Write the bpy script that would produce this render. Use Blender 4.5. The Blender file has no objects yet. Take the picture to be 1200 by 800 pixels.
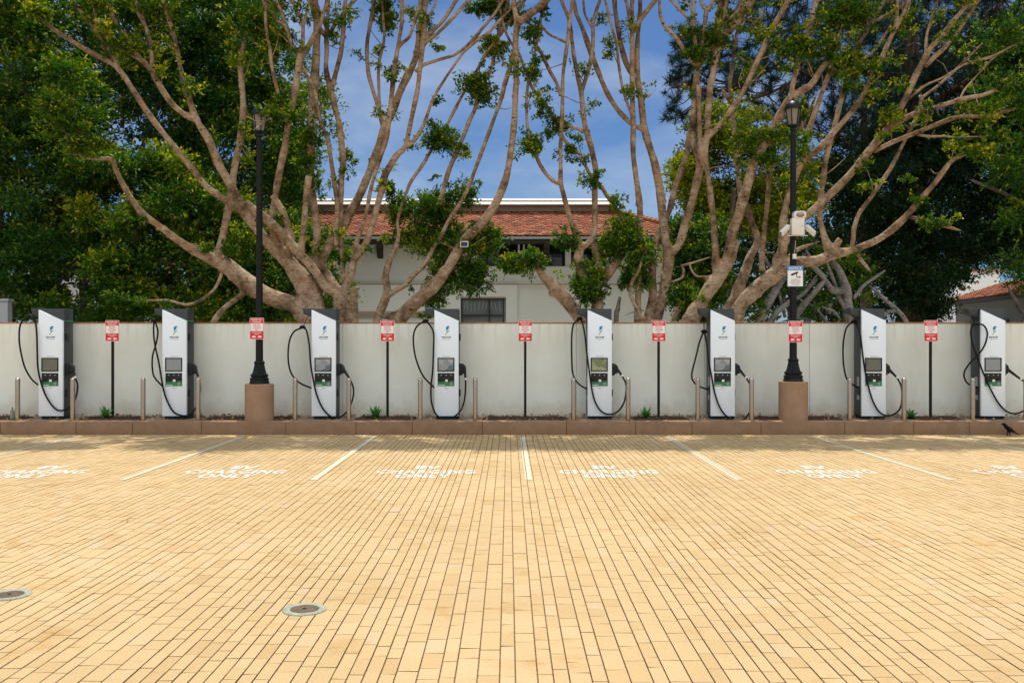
SUN, SKY, EXPO = 4.8, 0.10, 0.08
CLOUD, SKYTINT, SKYFILL = (5.9, 6.6, 7.4), (0.32, 0.52, 0.76), (10.8, 11.1, 11.5)
import bpy, bmesh, math, random
import numpy as np
from mathutils import Vector, Matrix
R = math.radians
F = 1067.0          # focal length in photo pixels
CAMZ = 1.72
CX, CY = 596.0, 400.0
scene = bpy.context.scene
col = scene.collection
rng = np.random.default_rng(7)
random.seed(7)

def P(x, y, D):
    return Vector(((x-CX)*D/F, D, CAMZ-(y-CY)*D/F))

# ------------------------------------------------------------------ object helpers
def tag(o, label=None, cat=None, group=None, kind=None):
    if label: o['label'] = label
    if cat: o['category'] = cat
    if group: o['group'] = group
    if kind: o['kind'] = kind
    return o
def empty(name, loc=(0, 0, 0), rz=0.0):
    o = bpy.data.objects.new(name, None); col.objects.link(o)
    o.location = loc; o.rotation_euler = (0, 0, rz); o.empty_display_size = 0.2
    return o
def link(name, me, mat=None, parent=None, smooth=False):
    o = bpy.data.objects.new(name, me); col.objects.link(o)
    if mat is not None and len(me.materials) == 0: me.materials.append(mat)
    if parent is not None: o.parent = parent
    if smooth:
        me.polygons.foreach_set('use_smooth', [True]*len(me.polygons))
    return o
def copy_tree(o, parent=None, skip=()):
    c = o.copy(); col.objects.link(c)
    if parent is not None: c.parent = parent
    for ch in list(o.children):
        if ch.name.split('.')[0] in skip: continue
        copy_tree(ch, c, skip)
    return c

class MB:
    """collects shapes into one bmesh"""
    def __init__(self): self.bm = bmesh.new()
    def box(self, x0, x1, y0, y1, z0, z1, bev=0.0, seg=2):
        b = bmesh.new()
        vs = [b.verts.new((x, y, z)) for x in (x0, x1) for y in (y0, y1) for z in (z0, z1)]
        for f in ((0,1,3,2),(4,6,7,5),(0,4,5,1),(2,3,7,6),(0,2,6,4),(1,5,7,3)):
            b.faces.new([vs[i] for i in f])
        bmesh.ops.recalc_face_normals(b, faces=b.faces)
        if bev > 0:
            bmesh.ops.bevel(b, geom=list(b.edges), offset=bev, segments=seg, profile=0.5, affect='EDGES')
        self._merge(b); return self
    def prism(self, pts, y0, y1, bev=0.0, axis='y'):
        """polygon in XZ (axis y) or YZ (axis x) extruded"""
        b = bmesh.new()
        mk = (lambda p, t: (p[0], t, p[1])) if axis == 'y' else ((lambda p, t: (t, p[0], p[1])) if axis == 'x' else (lambda p, t: (p[0], p[1], t)))
        a = [b.verts.new(mk(p, y0)) for p in pts]; c = [b.verts.new(mk(p, y1)) for p in pts]
        n = len(pts)
        b.faces.new(a); b.faces.new(list(reversed(c)))
        for i in range(n): b.faces.new((a[i], c[i], c[(i+1) % n], a[(i+1) % n]))
        bmesh.ops.recalc_face_normals(b, faces=b.faces)
        if bev > 0:
            bmesh.ops.bevel(b, geom=list(b.edges), offset=bev, segments=2, profile=0.5, affect='EDGES')
        self._merge(b); return self
    def lathe(self, prof, n=24, c=(0, 0, 0), flute=0, depth=0.0, fl=(0, 0)):
        b = bmesh.new(); rings = []
        for (r, z) in prof:
            if r < 1e-5: rings.append([b.verts.new((c[0], c[1], c[2]+z))]); continue
            ring = []
            for i in range(n):
                a = 2*math.pi*i/n; rr = r
                if flute and fl[0] <= z <= fl[1]: rr = r*(1-depth*(0.5+0.5*math.cos(a*flute)))
                ring.append(b.verts.new((c[0]+rr*math.cos(a), c[1]+rr*math.sin(a), c[2]+z)))
            rings.append(ring)
        for k in range(len(rings)-1):
            A, B = rings[k], rings[k+1]
            for i in range(n):
                j = (i+1) % n
                if len(A) == 1 and len(B) == 1: break
                if len(A) == 1: b.faces.new((A[0], B[j], B[i]))
                elif len(B) == 1: b.faces.new((A[i], A[j], B[0]))
                else: b.faces.new((A[i], A[j], B[j], B[i]))
        for ring in (rings[0], rings[-1]):
            if len(ring) > 2:
                try: b.faces.new(ring)
                except ValueError: pass
        bmesh.ops.recalc_face_normals(b, faces=b.faces)
        self._merge(b); return self
    def tube(self, pts, rad, n=8):
        v, f = tube_arrays(pts, rad, n)
        b = bmesh.new(); vs = [b.verts.new(p) for p in v]
        for q in f:
            try: b.faces.new([vs[i] for i in q])
            except ValueError: pass
        bmesh.ops.recalc_face_normals(b, faces=b.faces)
        self._merge(b); return self
    def _merge(self, b):
        me = bpy.data.meshes.new('tmp'); b.to_mesh(me); b.free()
        self.bm.from_mesh(me); bpy.data.meshes.remove(me)
    def mesh(self, name):
        me = bpy.data.meshes.new(name); self.bm.to_mesh(me); self.bm.free(); return me
    def build(self, name, mat, parent=None, smooth=False):
        me = self.mesh(name); o = link(name, me, mat, parent)
        if smooth: smooth_by_angle(me)
        return o
def smooth_by_angle(me, ang=R(38)):
    me.polygons.foreach_set('use_smooth', [True]*len(me.polygons))
    bm = bmesh.new(); bm.from_mesh(me)
    for e in bm.edges:
        if len(e.link_faces) == 2 and e.calc_face_angle(0) > ang: e.smooth = False
    bm.to_mesh(me); bm.free()

def catmull(pts, step=0.12):
    """pts: list of (Vector, r) -> resampled lists"""
    ps = [np.array(p[0]) for p in pts]; rs = [p[1] for p in pts]
    if len(ps) == 2:
        ps = [ps[0], (ps[0]+ps[1])/2, ps[1]]; rs = [rs[0], (rs[0]+rs[1])/2, rs[1]]
    out = []; ro = []
    n = len(ps)
    for i in range(n-1):
        p0 = ps[i-1] if i > 0 else 2*ps[0]-ps[1]
        p1, p2 = ps[i], ps[i+1]
        p3 = ps[i+2] if i+2 < n else 2*ps[-1]-ps[-2]
        m = max(1, int(np.linalg.norm(p2-p1)/step))
        for k in range(m):
            t = k/m
            out.append(0.5*((2*p1)+(-p0+p2)*t+(2*p0-5*p1+4*p2-p3)*t*t+(-p0+3*p1-3*p2+p3)*t**3))
            ro.append(rs[i]*(1-t)+rs[i+1]*t)
    out.append(ps[-1]); ro.append(rs[-1])
    return out, ro
def tube_arrays(pts, rad, n=8, wob=0.0):
    pts = [np.array(p, float) for p in pts]
    m = len(pts); V = []; Fc = []
    T = []
    for i in range(m):
        d = pts[min(i+1, m-1)]-pts[max(i-1, 0)]; T.append(d/(np.linalg.norm(d)+1e-9))
    ref = np.array((0, 1.0, 0)) if abs(T[0][1]) < 0.9 else np.array((1.0, 0, 0))
    u = np.cross(T[0], ref); u /= np.linalg.norm(u)
    for i in range(m):
        u = u-T[i]*np.dot(u, T[i]); u /= (np.linalg.norm(u)+1e-9)
        w = np.cross(T[i], u); r = rad[i] if hasattr(rad, '__len__') else rad
        for k in range(n):
            a = 2*math.pi*k/n
            rr = r*(1+wob*(random.random()-0.5))
            V.append(pts[i]+(u*math.cos(a)+w*math.sin(a))*rr)
    for i in range(m-1):
        for k in range(n):
            j = (k+1) % n
            Fc.append((i*n+k, i*n+j, (i+1)*n+j, (i+1)*n+k))
    Fc.append(tuple(range(n-1, -1, -1))); Fc.append(tuple((m-1)*n+k for k in range(n)))
    return V, Fc

def quads_mesh(name, V, tint=None):
    """V: (4M,3) float array -> mesh of M quads"""
    V = np.asarray(V, np.float32); M = len(V)//4
    me = bpy.data.meshes.new(name)
    me.vertices.add(4*M); me.vertices.foreach_set('co', V.ravel())
    me.loops.add(4*M); me.loops.foreach_set('vertex_index', np.arange(4*M, dtype=np.int32))
    me.polygons.add(M); me.polygons.foreach_set('loop_start', np.arange(0, 4*M, 4, dtype=np.int32))
    me.update(calc_edges=True)
    if tint is not None:
        a = me.attributes.new('tint', 'FLOAT', 'POINT'); a.data.foreach_set('value', np.asarray(tint, np.float32))
    me.validate()
    return me

def text_mesh(body, width=None, height=None, spacing=1.0, bold=0.0, line=1.0):
    cu = bpy.data.curves.new('txt', 'FONT'); cu.body = body; cu.align_x = 'CENTER'; cu.align_y = 'CENTER'
    cu.space_character = spacing; cu.space_line = line; cu.offset = bold; cu.resolution_u = 3
    o = bpy.data.objects.new('txt', cu); col.objects.link(o)
    dg = bpy.context.evaluated_depsgraph_get(); dg.update()
    me = bpy.data.meshes.new_from_object(o.evaluated_get(dg))
    bpy.data.objects.remove(o); bpy.data.curves.remove(cu)
    n = len(me.vertices); c = np.zeros(n*3, np.float32); me.vertices.foreach_get('co', c); c = c.reshape(-1, 3)
    lo, hi = c.min(0), c.max(0); ctr = (lo+hi)/2; c -= ctr
    sx = width/(hi[0]-lo[0]) if width else None
    sy = height/(hi[1]-lo[1]) if height else None
    if sx is None: sx = sy
    if sy is None: sy = sx
    c[:, 0] *= sx; c[:, 1] *= sy
    me.vertices.foreach_set('co', c.ravel()); me.update(); me.materials.clear()
    return me
def upright(me):      # XY text -> faces -Y
    me.transform(Matrix.Rotation(R(90), 4, 'X')); return me

# ------------------------------------------------------------------ materials
MATS = {}
def mat(name, color, rough=0.6, metal=0.0, spec=0.5, noise=None, bump=None, coat=0.0, build=None):
    """noise=(scale, amount, second colour)  bump=(scale,strength)"""
    m = bpy.data.materials.new(name); m.use_nodes = True
    nt = m.node_tree; b = nt.nodes['Principled BSDF']
    b.inputs['Base Color'].default_value = (*color, 1); b.inputs['Roughness'].default_value = rough
    b.inputs['Metallic'].default_value = metal; b.inputs['Specular IOR Level'].default_value = spec
    b.inputs['Coat Weight'].default_value = coat
    tc = nt.nodes.new('ShaderNodeTexCoord')
    if noise:
        n = nt.nodes.new('ShaderNodeTexNoise'); n.inputs['Scale'].default_value = noise[0]
        n.inputs['Detail'].default_value = 6; n.inputs['Roughness'].default_value = 0.65
        nt.links.new(tc.outputs['Object'], n.inputs['Vector'])
        r = nt.nodes.new('ShaderNodeValToRGB'); r.color_ramp.elements[0].position = 0.5-noise[1]; r.color_ramp.elements[1].position = 0.5+noise[1]
        r.color_ramp.elements[0].color = (*color, 1); r.color_ramp.elements[1].color = (*noise[2], 1)
        nt.links.new(n.outputs['Fac'], r.inputs['Fac']); nt.links.new(r.outputs['Color'], b.inputs['Base Color'])
    if bump:
        n2 = nt.nodes.new('ShaderNodeTexNoise'); n2.inputs['Scale'].default_value = bump[0]; n2.inputs['Detail'].default_value = 5
        nt.links.new(tc.outputs['Object'], n2.inputs['Vector'])
        bp = nt.nodes.new('ShaderNodeBump'); bp.inputs['Strength'].default_value = bump[1]; bp.inputs['Distance'].default_value = 0.02
        nt.links.new(n2.outputs['Fac'], bp.inputs['Height']); nt.links.new(bp.outputs['Normal'], b.inputs['Normal'])
    if build: build(nt, b, tc)
    MATS[name] = m
    return m
def node(nt, t, **kw):
    n = nt.nodes.new(t)
    for k, v in kw.items():
        if k in n.inputs: n.inputs[k].default_value = v
        else: setattr(n, k, v)
    return n
def ramp(nt, src, stops):
    r = nt.nodes.new('ShaderNodeValToRGB'); e = r.color_ramp.elements
    while len(e) < len(stops): e.new(0.5)
    for el, (p, c) in zip(e, stops): el.position = p; el.color = (*c, 1) if len(c) == 3 else c
    nt.links.new(src, r.inputs['Fac']); return r
def mixc(nt, fac, a, b, mode='MIX'):
    n = nt.nodes.new('ShaderNodeMix'); n.data_type = 'RGBA'; n.blend_type = mode
    for i, s in ((0, fac), (6, a), (7, b)):
        if hasattr(s, 'is_linked') or hasattr(s, 'links'): nt.links.new(s, n.inputs[i])
        elif i == 0: n.inputs[0].default_value = s
        else: n.inputs[i].default_value = (*s, 1)
    return n.outputs[2]

# --- pavers
def _pav(nt, b, tc):
    at = node(nt, 'ShaderNodeAttribute', attribute_name='tint')
    c = ramp(nt, at.outputs['Fac'], [(0.0, PAV[0]), (0.35, PAV[1]), (0.7, PAV[2]), (1.0, PAV[3])])
    n = node(nt, 'ShaderNodeTexNoise', Scale=55.0, Detail=8.0, Roughness=0.75); nt.links.new(tc.outputs['Object'], n.inputs['Vector'])
    g = ramp(nt, n.outputs['Fac'], [(0.3, (0.82, 0.8, 0.76)), (0.62, (1, 1, 1)), (0.8, (1.08, 1.08, 1.08))])
    c2 = mixc(nt, 1.0, c.outputs['Color'], g.outputs['Color'], 'MULTIPLY')
    n2 = node(nt, 'ShaderNodeTexNoise', Scale=0.35, Detail=5.0, Roughness=0.6); nt.links.new(tc.outputs['Object'], n2.inputs['Vector'])
    g2 = ramp(nt, n2.outputs['Fac'], [(0.35, (0.9, 0.88, 0.84)), (0.6, (1.02, 1.0, 1.0))])
    c3 = mixc(nt, 1.0, c2, g2.outputs['Color'], 'MULTIPLY')
    # small oil / water stains
    n3 = node(nt, 'ShaderNodeTexNoise', Scale=1.6, Detail=6.0, Roughness=0.7); nt.links.new(tc.outputs['Object'], n3.inputs['Vector'])
    g3 = ramp(nt, n3.outputs['Fac'], [(0.56, (1, 1, 1)), (0.72, (0.84, 0.74, 0.57))])
    c4 = mixc(nt, 1.0, c3, g3.outputs['Color'], 'MULTIPLY')
    nt.links.new(c4, b.inputs['Base Color'])
    bp = node(nt, 'ShaderNodeBump', Strength=0.35, Distance=0.004)
    n4 = node(nt, 'ShaderNodeTexNoise', Scale=160.0, Detail=4.0); nt.links.new(tc.outputs['Object'], n4.inputs['Vector'])
    nt.links.new(n4.outputs['Fac'], bp.inputs['Height']); nt.links.new(bp.outputs['Normal'], b.inputs['Normal'])
PAV = [(0.455, 0.320, 0.160), (0.500, 0.366, 0.190), (0.525, 0.392, 0.215), (0.505, 0.392, 0.245)]
M_pav = mat('paver_clay', PAV[1], rough=0.85, spec=0.2, build=_pav)
M_joint = mat('joint_sand', (0.078, 0.041, 0.017), rough=0.95, spec=0.1, noise=(150, 0.09, (0.30, 0.20, 0.115)))
def _paint(base, wear, p0, p1):
    def f(nt, b, tc):
        n = node(nt, 'ShaderNodeTexNoise', Scale=26.0, Detail=7.0, Roughness=0.75); nt.links.new(tc.outputs['Object'], n.inputs['Vector'])
        r = ramp(nt, n.outputs['Fac'], [(p0, wear), (p1, base)])
        nt.links.new(r.outputs['Color'], b.inputs['Base Color'])
    return f
M_line = mat('line_paint', (0.5, 0.5, 0.4), rough=0.8, spec=0.2, build=_paint((0.52, 0.53, 0.43), (0.50, 0.41, 0.25), 0.36, 0.56))
M_text = mat('stencil_paint', (0.85, 0.85, 0.82), rough=0.7, spec=0.3, build=_paint((0.74, 0.73, 0.69), (0.55, 0.45, 0.29), 0.38, 0.53))
M_kerb = mat('kerb_concrete', (0.205, 0.122, 0.068), rough=0.85, noise=(3.5, 0.16, (0.27, 0.165, 0.095)), bump=(70, 0.25))
M_bed = mat('bed_concrete', (0.33, 0.24, 0.16), rough=0.9, noise=(9, 0.15, (0.22, 0.16, 0.11)), bump=(50, 0.3))
M_soil = mat('mulch', (0.035, 0.022, 0.015), rough=1.0, spec=0.1, noise=(45, 0.1, (0.10, 0.062, 0.04)), bump=(60, 1.0))
M_chip = mat('dry_leaf', (0.24, 0.14, 0.07), rough=0.9, noise=(6, 0.2, (0.36, 0.25, 0.14)))
# --- stucco wall with rusty drips below the coping and dirt near its foot
def _wall(nt, b, tc):
    sep = node(nt, 'ShaderNodeSeparateXYZ'); nt.links.new(tc.outputs['Object'], sep.inputs[0])
    mp = node(nt, 'ShaderNodeMapping'); mp.inputs['Scale'].default_value = (0.9, 1, 0.3); nt.links.new(tc.outputs['Object'], mp.inputs['Vector'])
    n = node(nt, 'ShaderNodeTexNoise', Scale=1.5, Detail=7.0, Roughness=0.65); nt.links.new(mp.outputs[0], n.inputs['Vector'])
    streak = ramp(nt, n.outputs['Fac'], [(0.34, (0.70, 0.725, 0.665)), (0.52, (0.755, 0.80, 0.75)), (0.72, (0.78, 0.825, 0.785))])
    n1 = node(nt, 'ShaderNodeTexNoise', Scale=1.1, Detail=8.0, Roughness=0.7); nt.links.new(tc.outputs['Object'], n1.inputs['Vector'])
    blot = ramp(nt, n1.outputs['Fac'], [(0.35, (0.93, 0.92, 0.88)), (0.65, (1, 1, 1))])
    c = mixc(nt, 1.0, streak.outputs['Color'], blot.outputs['Color'], 'MULTIPLY')
    # drips
    mp2 = node(nt, 'ShaderNodeMapping'); mp2.inputs['Scale'].default_value = (5.5, 1, 0.3); nt.links.new(tc.outputs['Object'], mp2.inputs['Vector'])
    n2 = node(nt, 'ShaderNodeTexNoise', Scale=1.9, Detail=5.0); nt.links.new(mp2.outputs[0], n2.inputs['Vector'])
    d = ramp(nt, n2.outputs['Fac'], [(0.50, (0, 0, 0)), (0.68, (1, 1, 1))])
    mr = node(nt, 'ShaderNodeMapRange'); mr.inputs['From Min'].default_value = 1.35; mr.inputs['From Max'].default_value = 2.06
    nt.links.new(sep.outputs[2], mr.inputs['Value'])
    mu = node(nt, 'ShaderNodeMath', operation='MULTIPLY'); nt.links.new(mr.outputs[0], mu.inputs[0]); nt.links.new(d.outputs['Color'], mu.inputs[1])
    mu2 = node(nt, 'ShaderNodeMath', operation='MULTIPLY'); nt.links.new(mu.outputs[0], mu2.inputs[0]); mu2.inputs[1].default_value = 0.6
    c = mixc(nt, mu2.outputs[0], c, (0.52, 0.36, 0.19))
    # splash dirt, ragged upper edge
    n3 = node(nt, 'ShaderNodeTexNoise', Scale=3.0, Detail=7.0, Roughness=0.7); nt.links.new(tc.outputs['Object'], n3.inputs['Vector'])
    ad = node(nt, 'ShaderNodeMath', operation='MULTIPLY_ADD'); nt.links.new(n3.outputs['Fac'], ad.inputs[0]); ad.inputs[1].default_value = -0.9; nt.links.new(sep.outputs[2], ad.inputs[2])
    mr2 = node(nt, 'ShaderNodeMapRange'); mr2.inputs['From Min'].default_value = -0.42; mr2.inputs['From Max'].default_value = -0.10; mr2.inputs['To Min'].default_value = 0.5; mr2.inputs['To Max'].default_value = 0
    nt.links.new(ad.outputs[0], mr2.inputs['Value'])
    c = mixc(nt, mr2.outputs[0], c, (0.50, 0.38, 0.25))
    nt.links.new(c, b.inputs['Base Color'])
    n5 = node(nt, 'ShaderNodeTexNoise', Scale=90.0, Detail=5.0); nt.links.new(tc.outputs['Object'], n5.inputs['Vector'])
    bp = node(nt, 'ShaderNodeBump', Strength=0.25, Distance=0.01); nt.links.new(n5.outputs['Fac'], bp.inputs['Height']); nt.links.new(bp.outputs['Normal'], b.inputs['Normal'])
M_wall = mat('wall_stucco', (0.7, 0.67, 0.6), rough=0.9, spec=0.2, build=_wall)
M_coping = mat('terracotta', (0.30, 0.10, 0.035), rough=0.8, noise=(5, 0.15, (0.42, 0.19, 0.08)))
# --- metals, plastics
M_white = mat('panel_white', (0.76, 0.85, 0.92), rough=0.32, spec=0.5, coat=0.15, noise=(2.2, 0.25, (0.74, 0.825, 0.89)))
M_grey = mat('cabinet_grey', (0.045, 0.054, 0.058), spec=0.18, rough=0.45, noise=(4, 0.2, (0.056, 0.063, 0.066)))
M_plinth = mat('plinth_grey', (0.012, 0.022, 0.024), spec=0.18, rough=0.6)
M_black = mat('black_rubber', (0.005, 0.005, 0.006), spec=0.18, rough=0.45)
M_blackp = mat('black_plastic', (0.02, 0.022, 0.026), spec=0.18, rough=0.35)
M_bezel = mat('screen_bezel', (0.018, 0.017, 0.017), spec=0.18, rough=0.25)
def _screen(c1, c2, sc):
    def f(nt, b, tc):
        v = node(nt, 'ShaderNodeTexVoronoi', Scale=sc); nt.links.new(tc.outputs['Object'], v.inputs['Vector'])
        bw = node(nt, 'ShaderNodeRGBToBW'); nt.links.new(v.outputs['Color'], bw.inputs[0])
        r = ramp(nt, bw.outputs[0], [(0.25, c1), (0.75, c2)])
        nt.links.new(r.outputs['Color'], b.inputs['Base Color'])
    return f
M_scr_dark = mat('screen_dim', (0.10, 0.12, 0.10), rough=0.12, noise=(4, 0.3, (0.15, 0.165, 0.14)))
M_scr_grey = mat('screen_pale', (0.22, 0.25, 0.27), rough=0.15, noise=(5, 0.3, (0.28, 0.31, 0.32)))
M_scr_pic = mat('screen_picture', (0.2, 0.25, 0.3), rough=0.15, build=_screen((0.10, 0.15, 0.20), (0.36, 0.38, 0.38), 9.0))
M_scr_map = mat('screen_map', (0.2, 0.25, 0.18), rough=0.15, build=_screen((0.17, 0.21, 0.11), (0.30, 0.34, 0.20), 11.0))
M_pay = mat('reader_panel', (0.025, 0.027, 0.025), spec=0.18, rough=0.4)
M_green = mat('green_sticker', (0.015, 0.20, 0.085), rough=0.4)
M_led = mat('green_edge', (0.02, 0.35, 0.16), rough=0.35)
M_blue = mat('emblem_blue', (0.01, 0.20, 0.50), rough=0.4)
M_egreen = mat('emblem_green', (0.10, 0.38, 0.10), rough=0.4)
M_ink = mat('ink_black', (0.015, 0.015, 0.02), rough=0.5)
M_inkg = mat('ink_grey', (0.28, 0.29, 0.30), rough=0.5)
M_steel = mat('brushed_steel', (0.46, 0.40, 0.33), rough=0.24, metal=1.0, noise=(8, 0.25, (0.40, 0.34, 0.28)))
M_ring = mat('white_ring', (0.75, 0.75, 0.72), rough=0.4)
M_lamp = mat('lamp_black', (0.005, 0.008, 0.009), spec=0.18, rough=0.42, noise=(12, 0.2, (0.011, 0.015, 0.016)))
M_post = mat('post_black', (0.008, 0.008, 0.008), spec=0.18, rough=0.5)
M_glass = mat('lantern_glass', (0.17, 0.15, 0.125), rough=0.2, noise=(6, 0.3, (0.27, 0.24, 0.20)))
M_ped = mat('pedestal_concrete', (0.29, 0.17, 0.10), rough=0.85, noise=(4, 0.2, (0.36, 0.23, 0.14)), bump=(60, 0.3))
M_red = mat('sign_red', (0.66, 0.008, 0.018), rough=0.4)
M_signw = mat('sign_white', (0.80, 0.80, 0.80), rough=0.4)
M_nblue = mat('notice_blue', (0.06, 0.24, 0.58), rough=0.4)
M_boxw = mat('enclosure_white', (0.72, 0.71, 0.68), rough=0.45, noise=(7, 0.25, (0.62, 0.60, 0.56)))
M_horn = mat('horn_beige', (0.45, 0.36, 0.28), rough=0.6)
M_pipe = mat('pipe_grey', (0.20, 0.23, 0.21), rough=0.6)
M_ringc = mat('drain_ring', (0.34, 0.36, 0.29), rough=0.8, noise=(18, 0.15, (0.20, 0.20, 0.15)))
M_grate = mat('drain_grate', (0.10, 0.075, 0.05), rough=0.6, metal=0.3, noise=(30, 0.2, (0.20, 0.14, 0.08)))
M_crow = mat('crow_feather', (0.004, 0.004, 0.006), rough=0.6, spec=0.12)
# --- bark
def _bark(dark, mid, pale, red):
    def f(nt, b, tc):
        n = node(nt, 'ShaderNodeTexNoise', Scale=2.2, Detail=9.0, Roughness=0.7); nt.links.new(tc.outputs['Object'], n.inputs['Vector'])
        c = ramp(nt, n.outputs['Fac'], [(0.34, dark), (0.46, mid), (0.58, pale), (0.72, mid)])
        mp = node(nt, 'ShaderNodeMapping'); mp.inputs['Scale'].default_value = (9, 9, 24); nt.links.new(tc.outputs['Object'], mp.inputs['Vector'])
        n2 = node(nt, 'ShaderNodeTexNoise', Scale=1.0, Detail=6.0, Roughness=0.7); nt.links.new(mp.outputs[0], n2.inputs['Vector'])
        g = ramp(nt, n2.outputs['Fac'], [(0.32, (0.45, 0.40, 0.36)), (0.50, (1, 1, 1))])
        c2 = mixc(nt, 1.0, c.outputs['Color'], g.outputs['Color'], 'MULTIPLY')
        v = node(nt, 'ShaderNodeTexVoronoi', Scale=1.0); mv = node(nt, 'ShaderNodeMapping'); mv.inputs['Scale'].default_value = (6, 6, 9); nt.links.new(tc.outputs['Object'], mv.inputs['Vector']); nt.links.new(mv.outputs[0], v.inputs['Vector'])
        kn = ramp(nt, v.outputs['Distance'], [(0.08, (0.14, 0.09, 0.06)), (0.19, (1, 1, 1))])
        nm = node(nt, 'ShaderNodeTexNoise', Scale=3.1, Detail=2.0); nt.links.new(tc.outputs['Object'], nm.inputs['Vector'])
        km = ramp(nt, nm.outputs['Fac'], [(0.50, (0, 0, 0)), (0.60, (1, 1, 1))])
        c3 = mixc(nt, km.outputs['Color'], c2, mixc(nt, 1.0, c2, kn.outputs['Color'], 'MULTIPLY'))
        n3 = node(nt, 'ShaderNodeTexNoise', Scale=1.7, Detail=3.0); nt.links.new(tc.outputs['Object'], n3.inputs['Vector'])
        rf = ramp(nt, n3.outputs['Fac'], [(0.62, (0, 0, 0)), (0.78, (0.8, 0.8, 0.8))])
        c4 = mixc(nt, rf.outputs['Color'], c3, red)
        nt.links.new(c4, b.inputs['Base Color'])
        bp = node(nt, 'ShaderNodeBump', Strength=1.0, Distance=0.05)
        ad = node(nt, 'ShaderNodeMath', operation='ADD'); nt.links.new(n2.outputs['Fac'], ad.inputs[0]); nt.links.new(kn.outputs['Color'], ad.inputs[1])
        nt.links.new(ad.outputs[0], bp.inputs['Height']); nt.links.new(bp.outputs['Normal'], b.inputs['Normal'])
    return f
M_bark = mat('fig_bark', (0.36, 0.26, 0.19), rough=0.85, spec=0.2, build=_bark((0.075, 0.050, 0.032), (0.26, 0.172, 0.102), (0.46, 0.345, 0.24), (0.36, 0.155, 0.06)))
M_barkd = mat('old_bark', (0.13, 0.10, 0.08), rough=0.9, spec=0.1, build=_bark((0.06, 0.05, 0.045), (0.12, 0.10, 0.085), (0.20, 0.175, 0.15), (0.10, 0.075, 0.055)))
def _pinebark(nt, b, tc):
    mp = node(nt, 'ShaderNodeMapping'); mp.inputs['Scale'].default_value = (9, 9, 1.3); nt.links.new(tc.outputs['Object'], mp.inputs['Vector'])
    n = node(nt, 'ShaderNodeTexNoise', Scale=1.0, Detail=7.0, Roughness=0.65); nt.links.new(mp.outputs[0], n.inputs['Vector'])
    c = ramp(nt, n.outputs['Fac'], [(0.38, (0.02, 0.013, 0.01)), (0.5, (0.10, 0.055, 0.038)), (0.64, (0.19, 0.11, 0.08))])
    nt.links.new(c.outputs['Color'], b.inputs['Base Color'])
    bp = node(nt, 'ShaderNodeBump', Strength=1.0, Distance=0.08); nt.links.new(n.outputs['Fac'], bp.inputs['Height']); nt.links.new(bp.outputs['Normal'], b.inputs['Normal'])
M_pinebark = mat('pine_bark', (0.1, 0.06, 0.04), rough=0.95, spec=0.1, build=_pinebark)
# --- leaves
def leaf_mat(name, stops, transl=0.32, rough=0.5):
    m = bpy.data.materials.new(name); m.use_nodes = True; nt = m.node_tree
    b = nt.nodes['Principled BSDF']; out = nt.nodes['Material Output']
    at = node(nt, 'ShaderNodeAttribute', attribute_name='tint')
    c = ramp(nt, at.outputs['Fac'], stops)
    nt.links.new(c.outputs['Color'], b.inputs['Base Color']); b.inputs['Roughness'].default_value = rough; b.inputs['Specular IOR Level'].default_value = 0.12
    t = node(nt, 'ShaderNodeBsdfTranslucent')
    hs = node(nt, 'ShaderNodeHueSaturation', Saturation=1.15, Value=1.5); nt.links.new(c.outputs['Color'], hs.inputs['Color'])
    nt.links.new(hs.outputs['Color'], t.inputs['Color'])
    mx = node(nt, 'ShaderNodeMixShader'); mx.inputs[0].default_value = transl
    nt.links.new(b.outputs[0], mx.inputs[1]); nt.links.new(t.outputs[0], mx.inputs[2]); nt.links.new(mx.outputs[0], out.inputs['Surface'])
    return m
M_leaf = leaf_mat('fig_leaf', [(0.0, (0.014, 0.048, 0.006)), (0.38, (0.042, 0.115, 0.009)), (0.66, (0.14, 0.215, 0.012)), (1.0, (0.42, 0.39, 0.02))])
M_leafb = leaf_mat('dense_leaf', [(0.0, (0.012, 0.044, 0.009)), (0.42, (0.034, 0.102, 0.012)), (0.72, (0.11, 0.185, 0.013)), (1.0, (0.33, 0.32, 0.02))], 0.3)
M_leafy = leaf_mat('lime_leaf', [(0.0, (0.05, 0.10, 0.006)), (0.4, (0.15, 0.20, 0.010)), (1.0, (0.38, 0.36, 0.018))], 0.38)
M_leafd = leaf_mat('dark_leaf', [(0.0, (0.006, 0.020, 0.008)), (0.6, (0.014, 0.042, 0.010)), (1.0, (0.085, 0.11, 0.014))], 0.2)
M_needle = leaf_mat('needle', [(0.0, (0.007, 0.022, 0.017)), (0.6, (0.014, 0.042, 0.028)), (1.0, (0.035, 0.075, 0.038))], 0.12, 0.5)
M_agave = leaf_mat('rosette_leaf', [(0.0, (0.03, 0.12, 0.03)), (1.0, (0.09, 0.28, 0.06))], 0.2)
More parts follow.
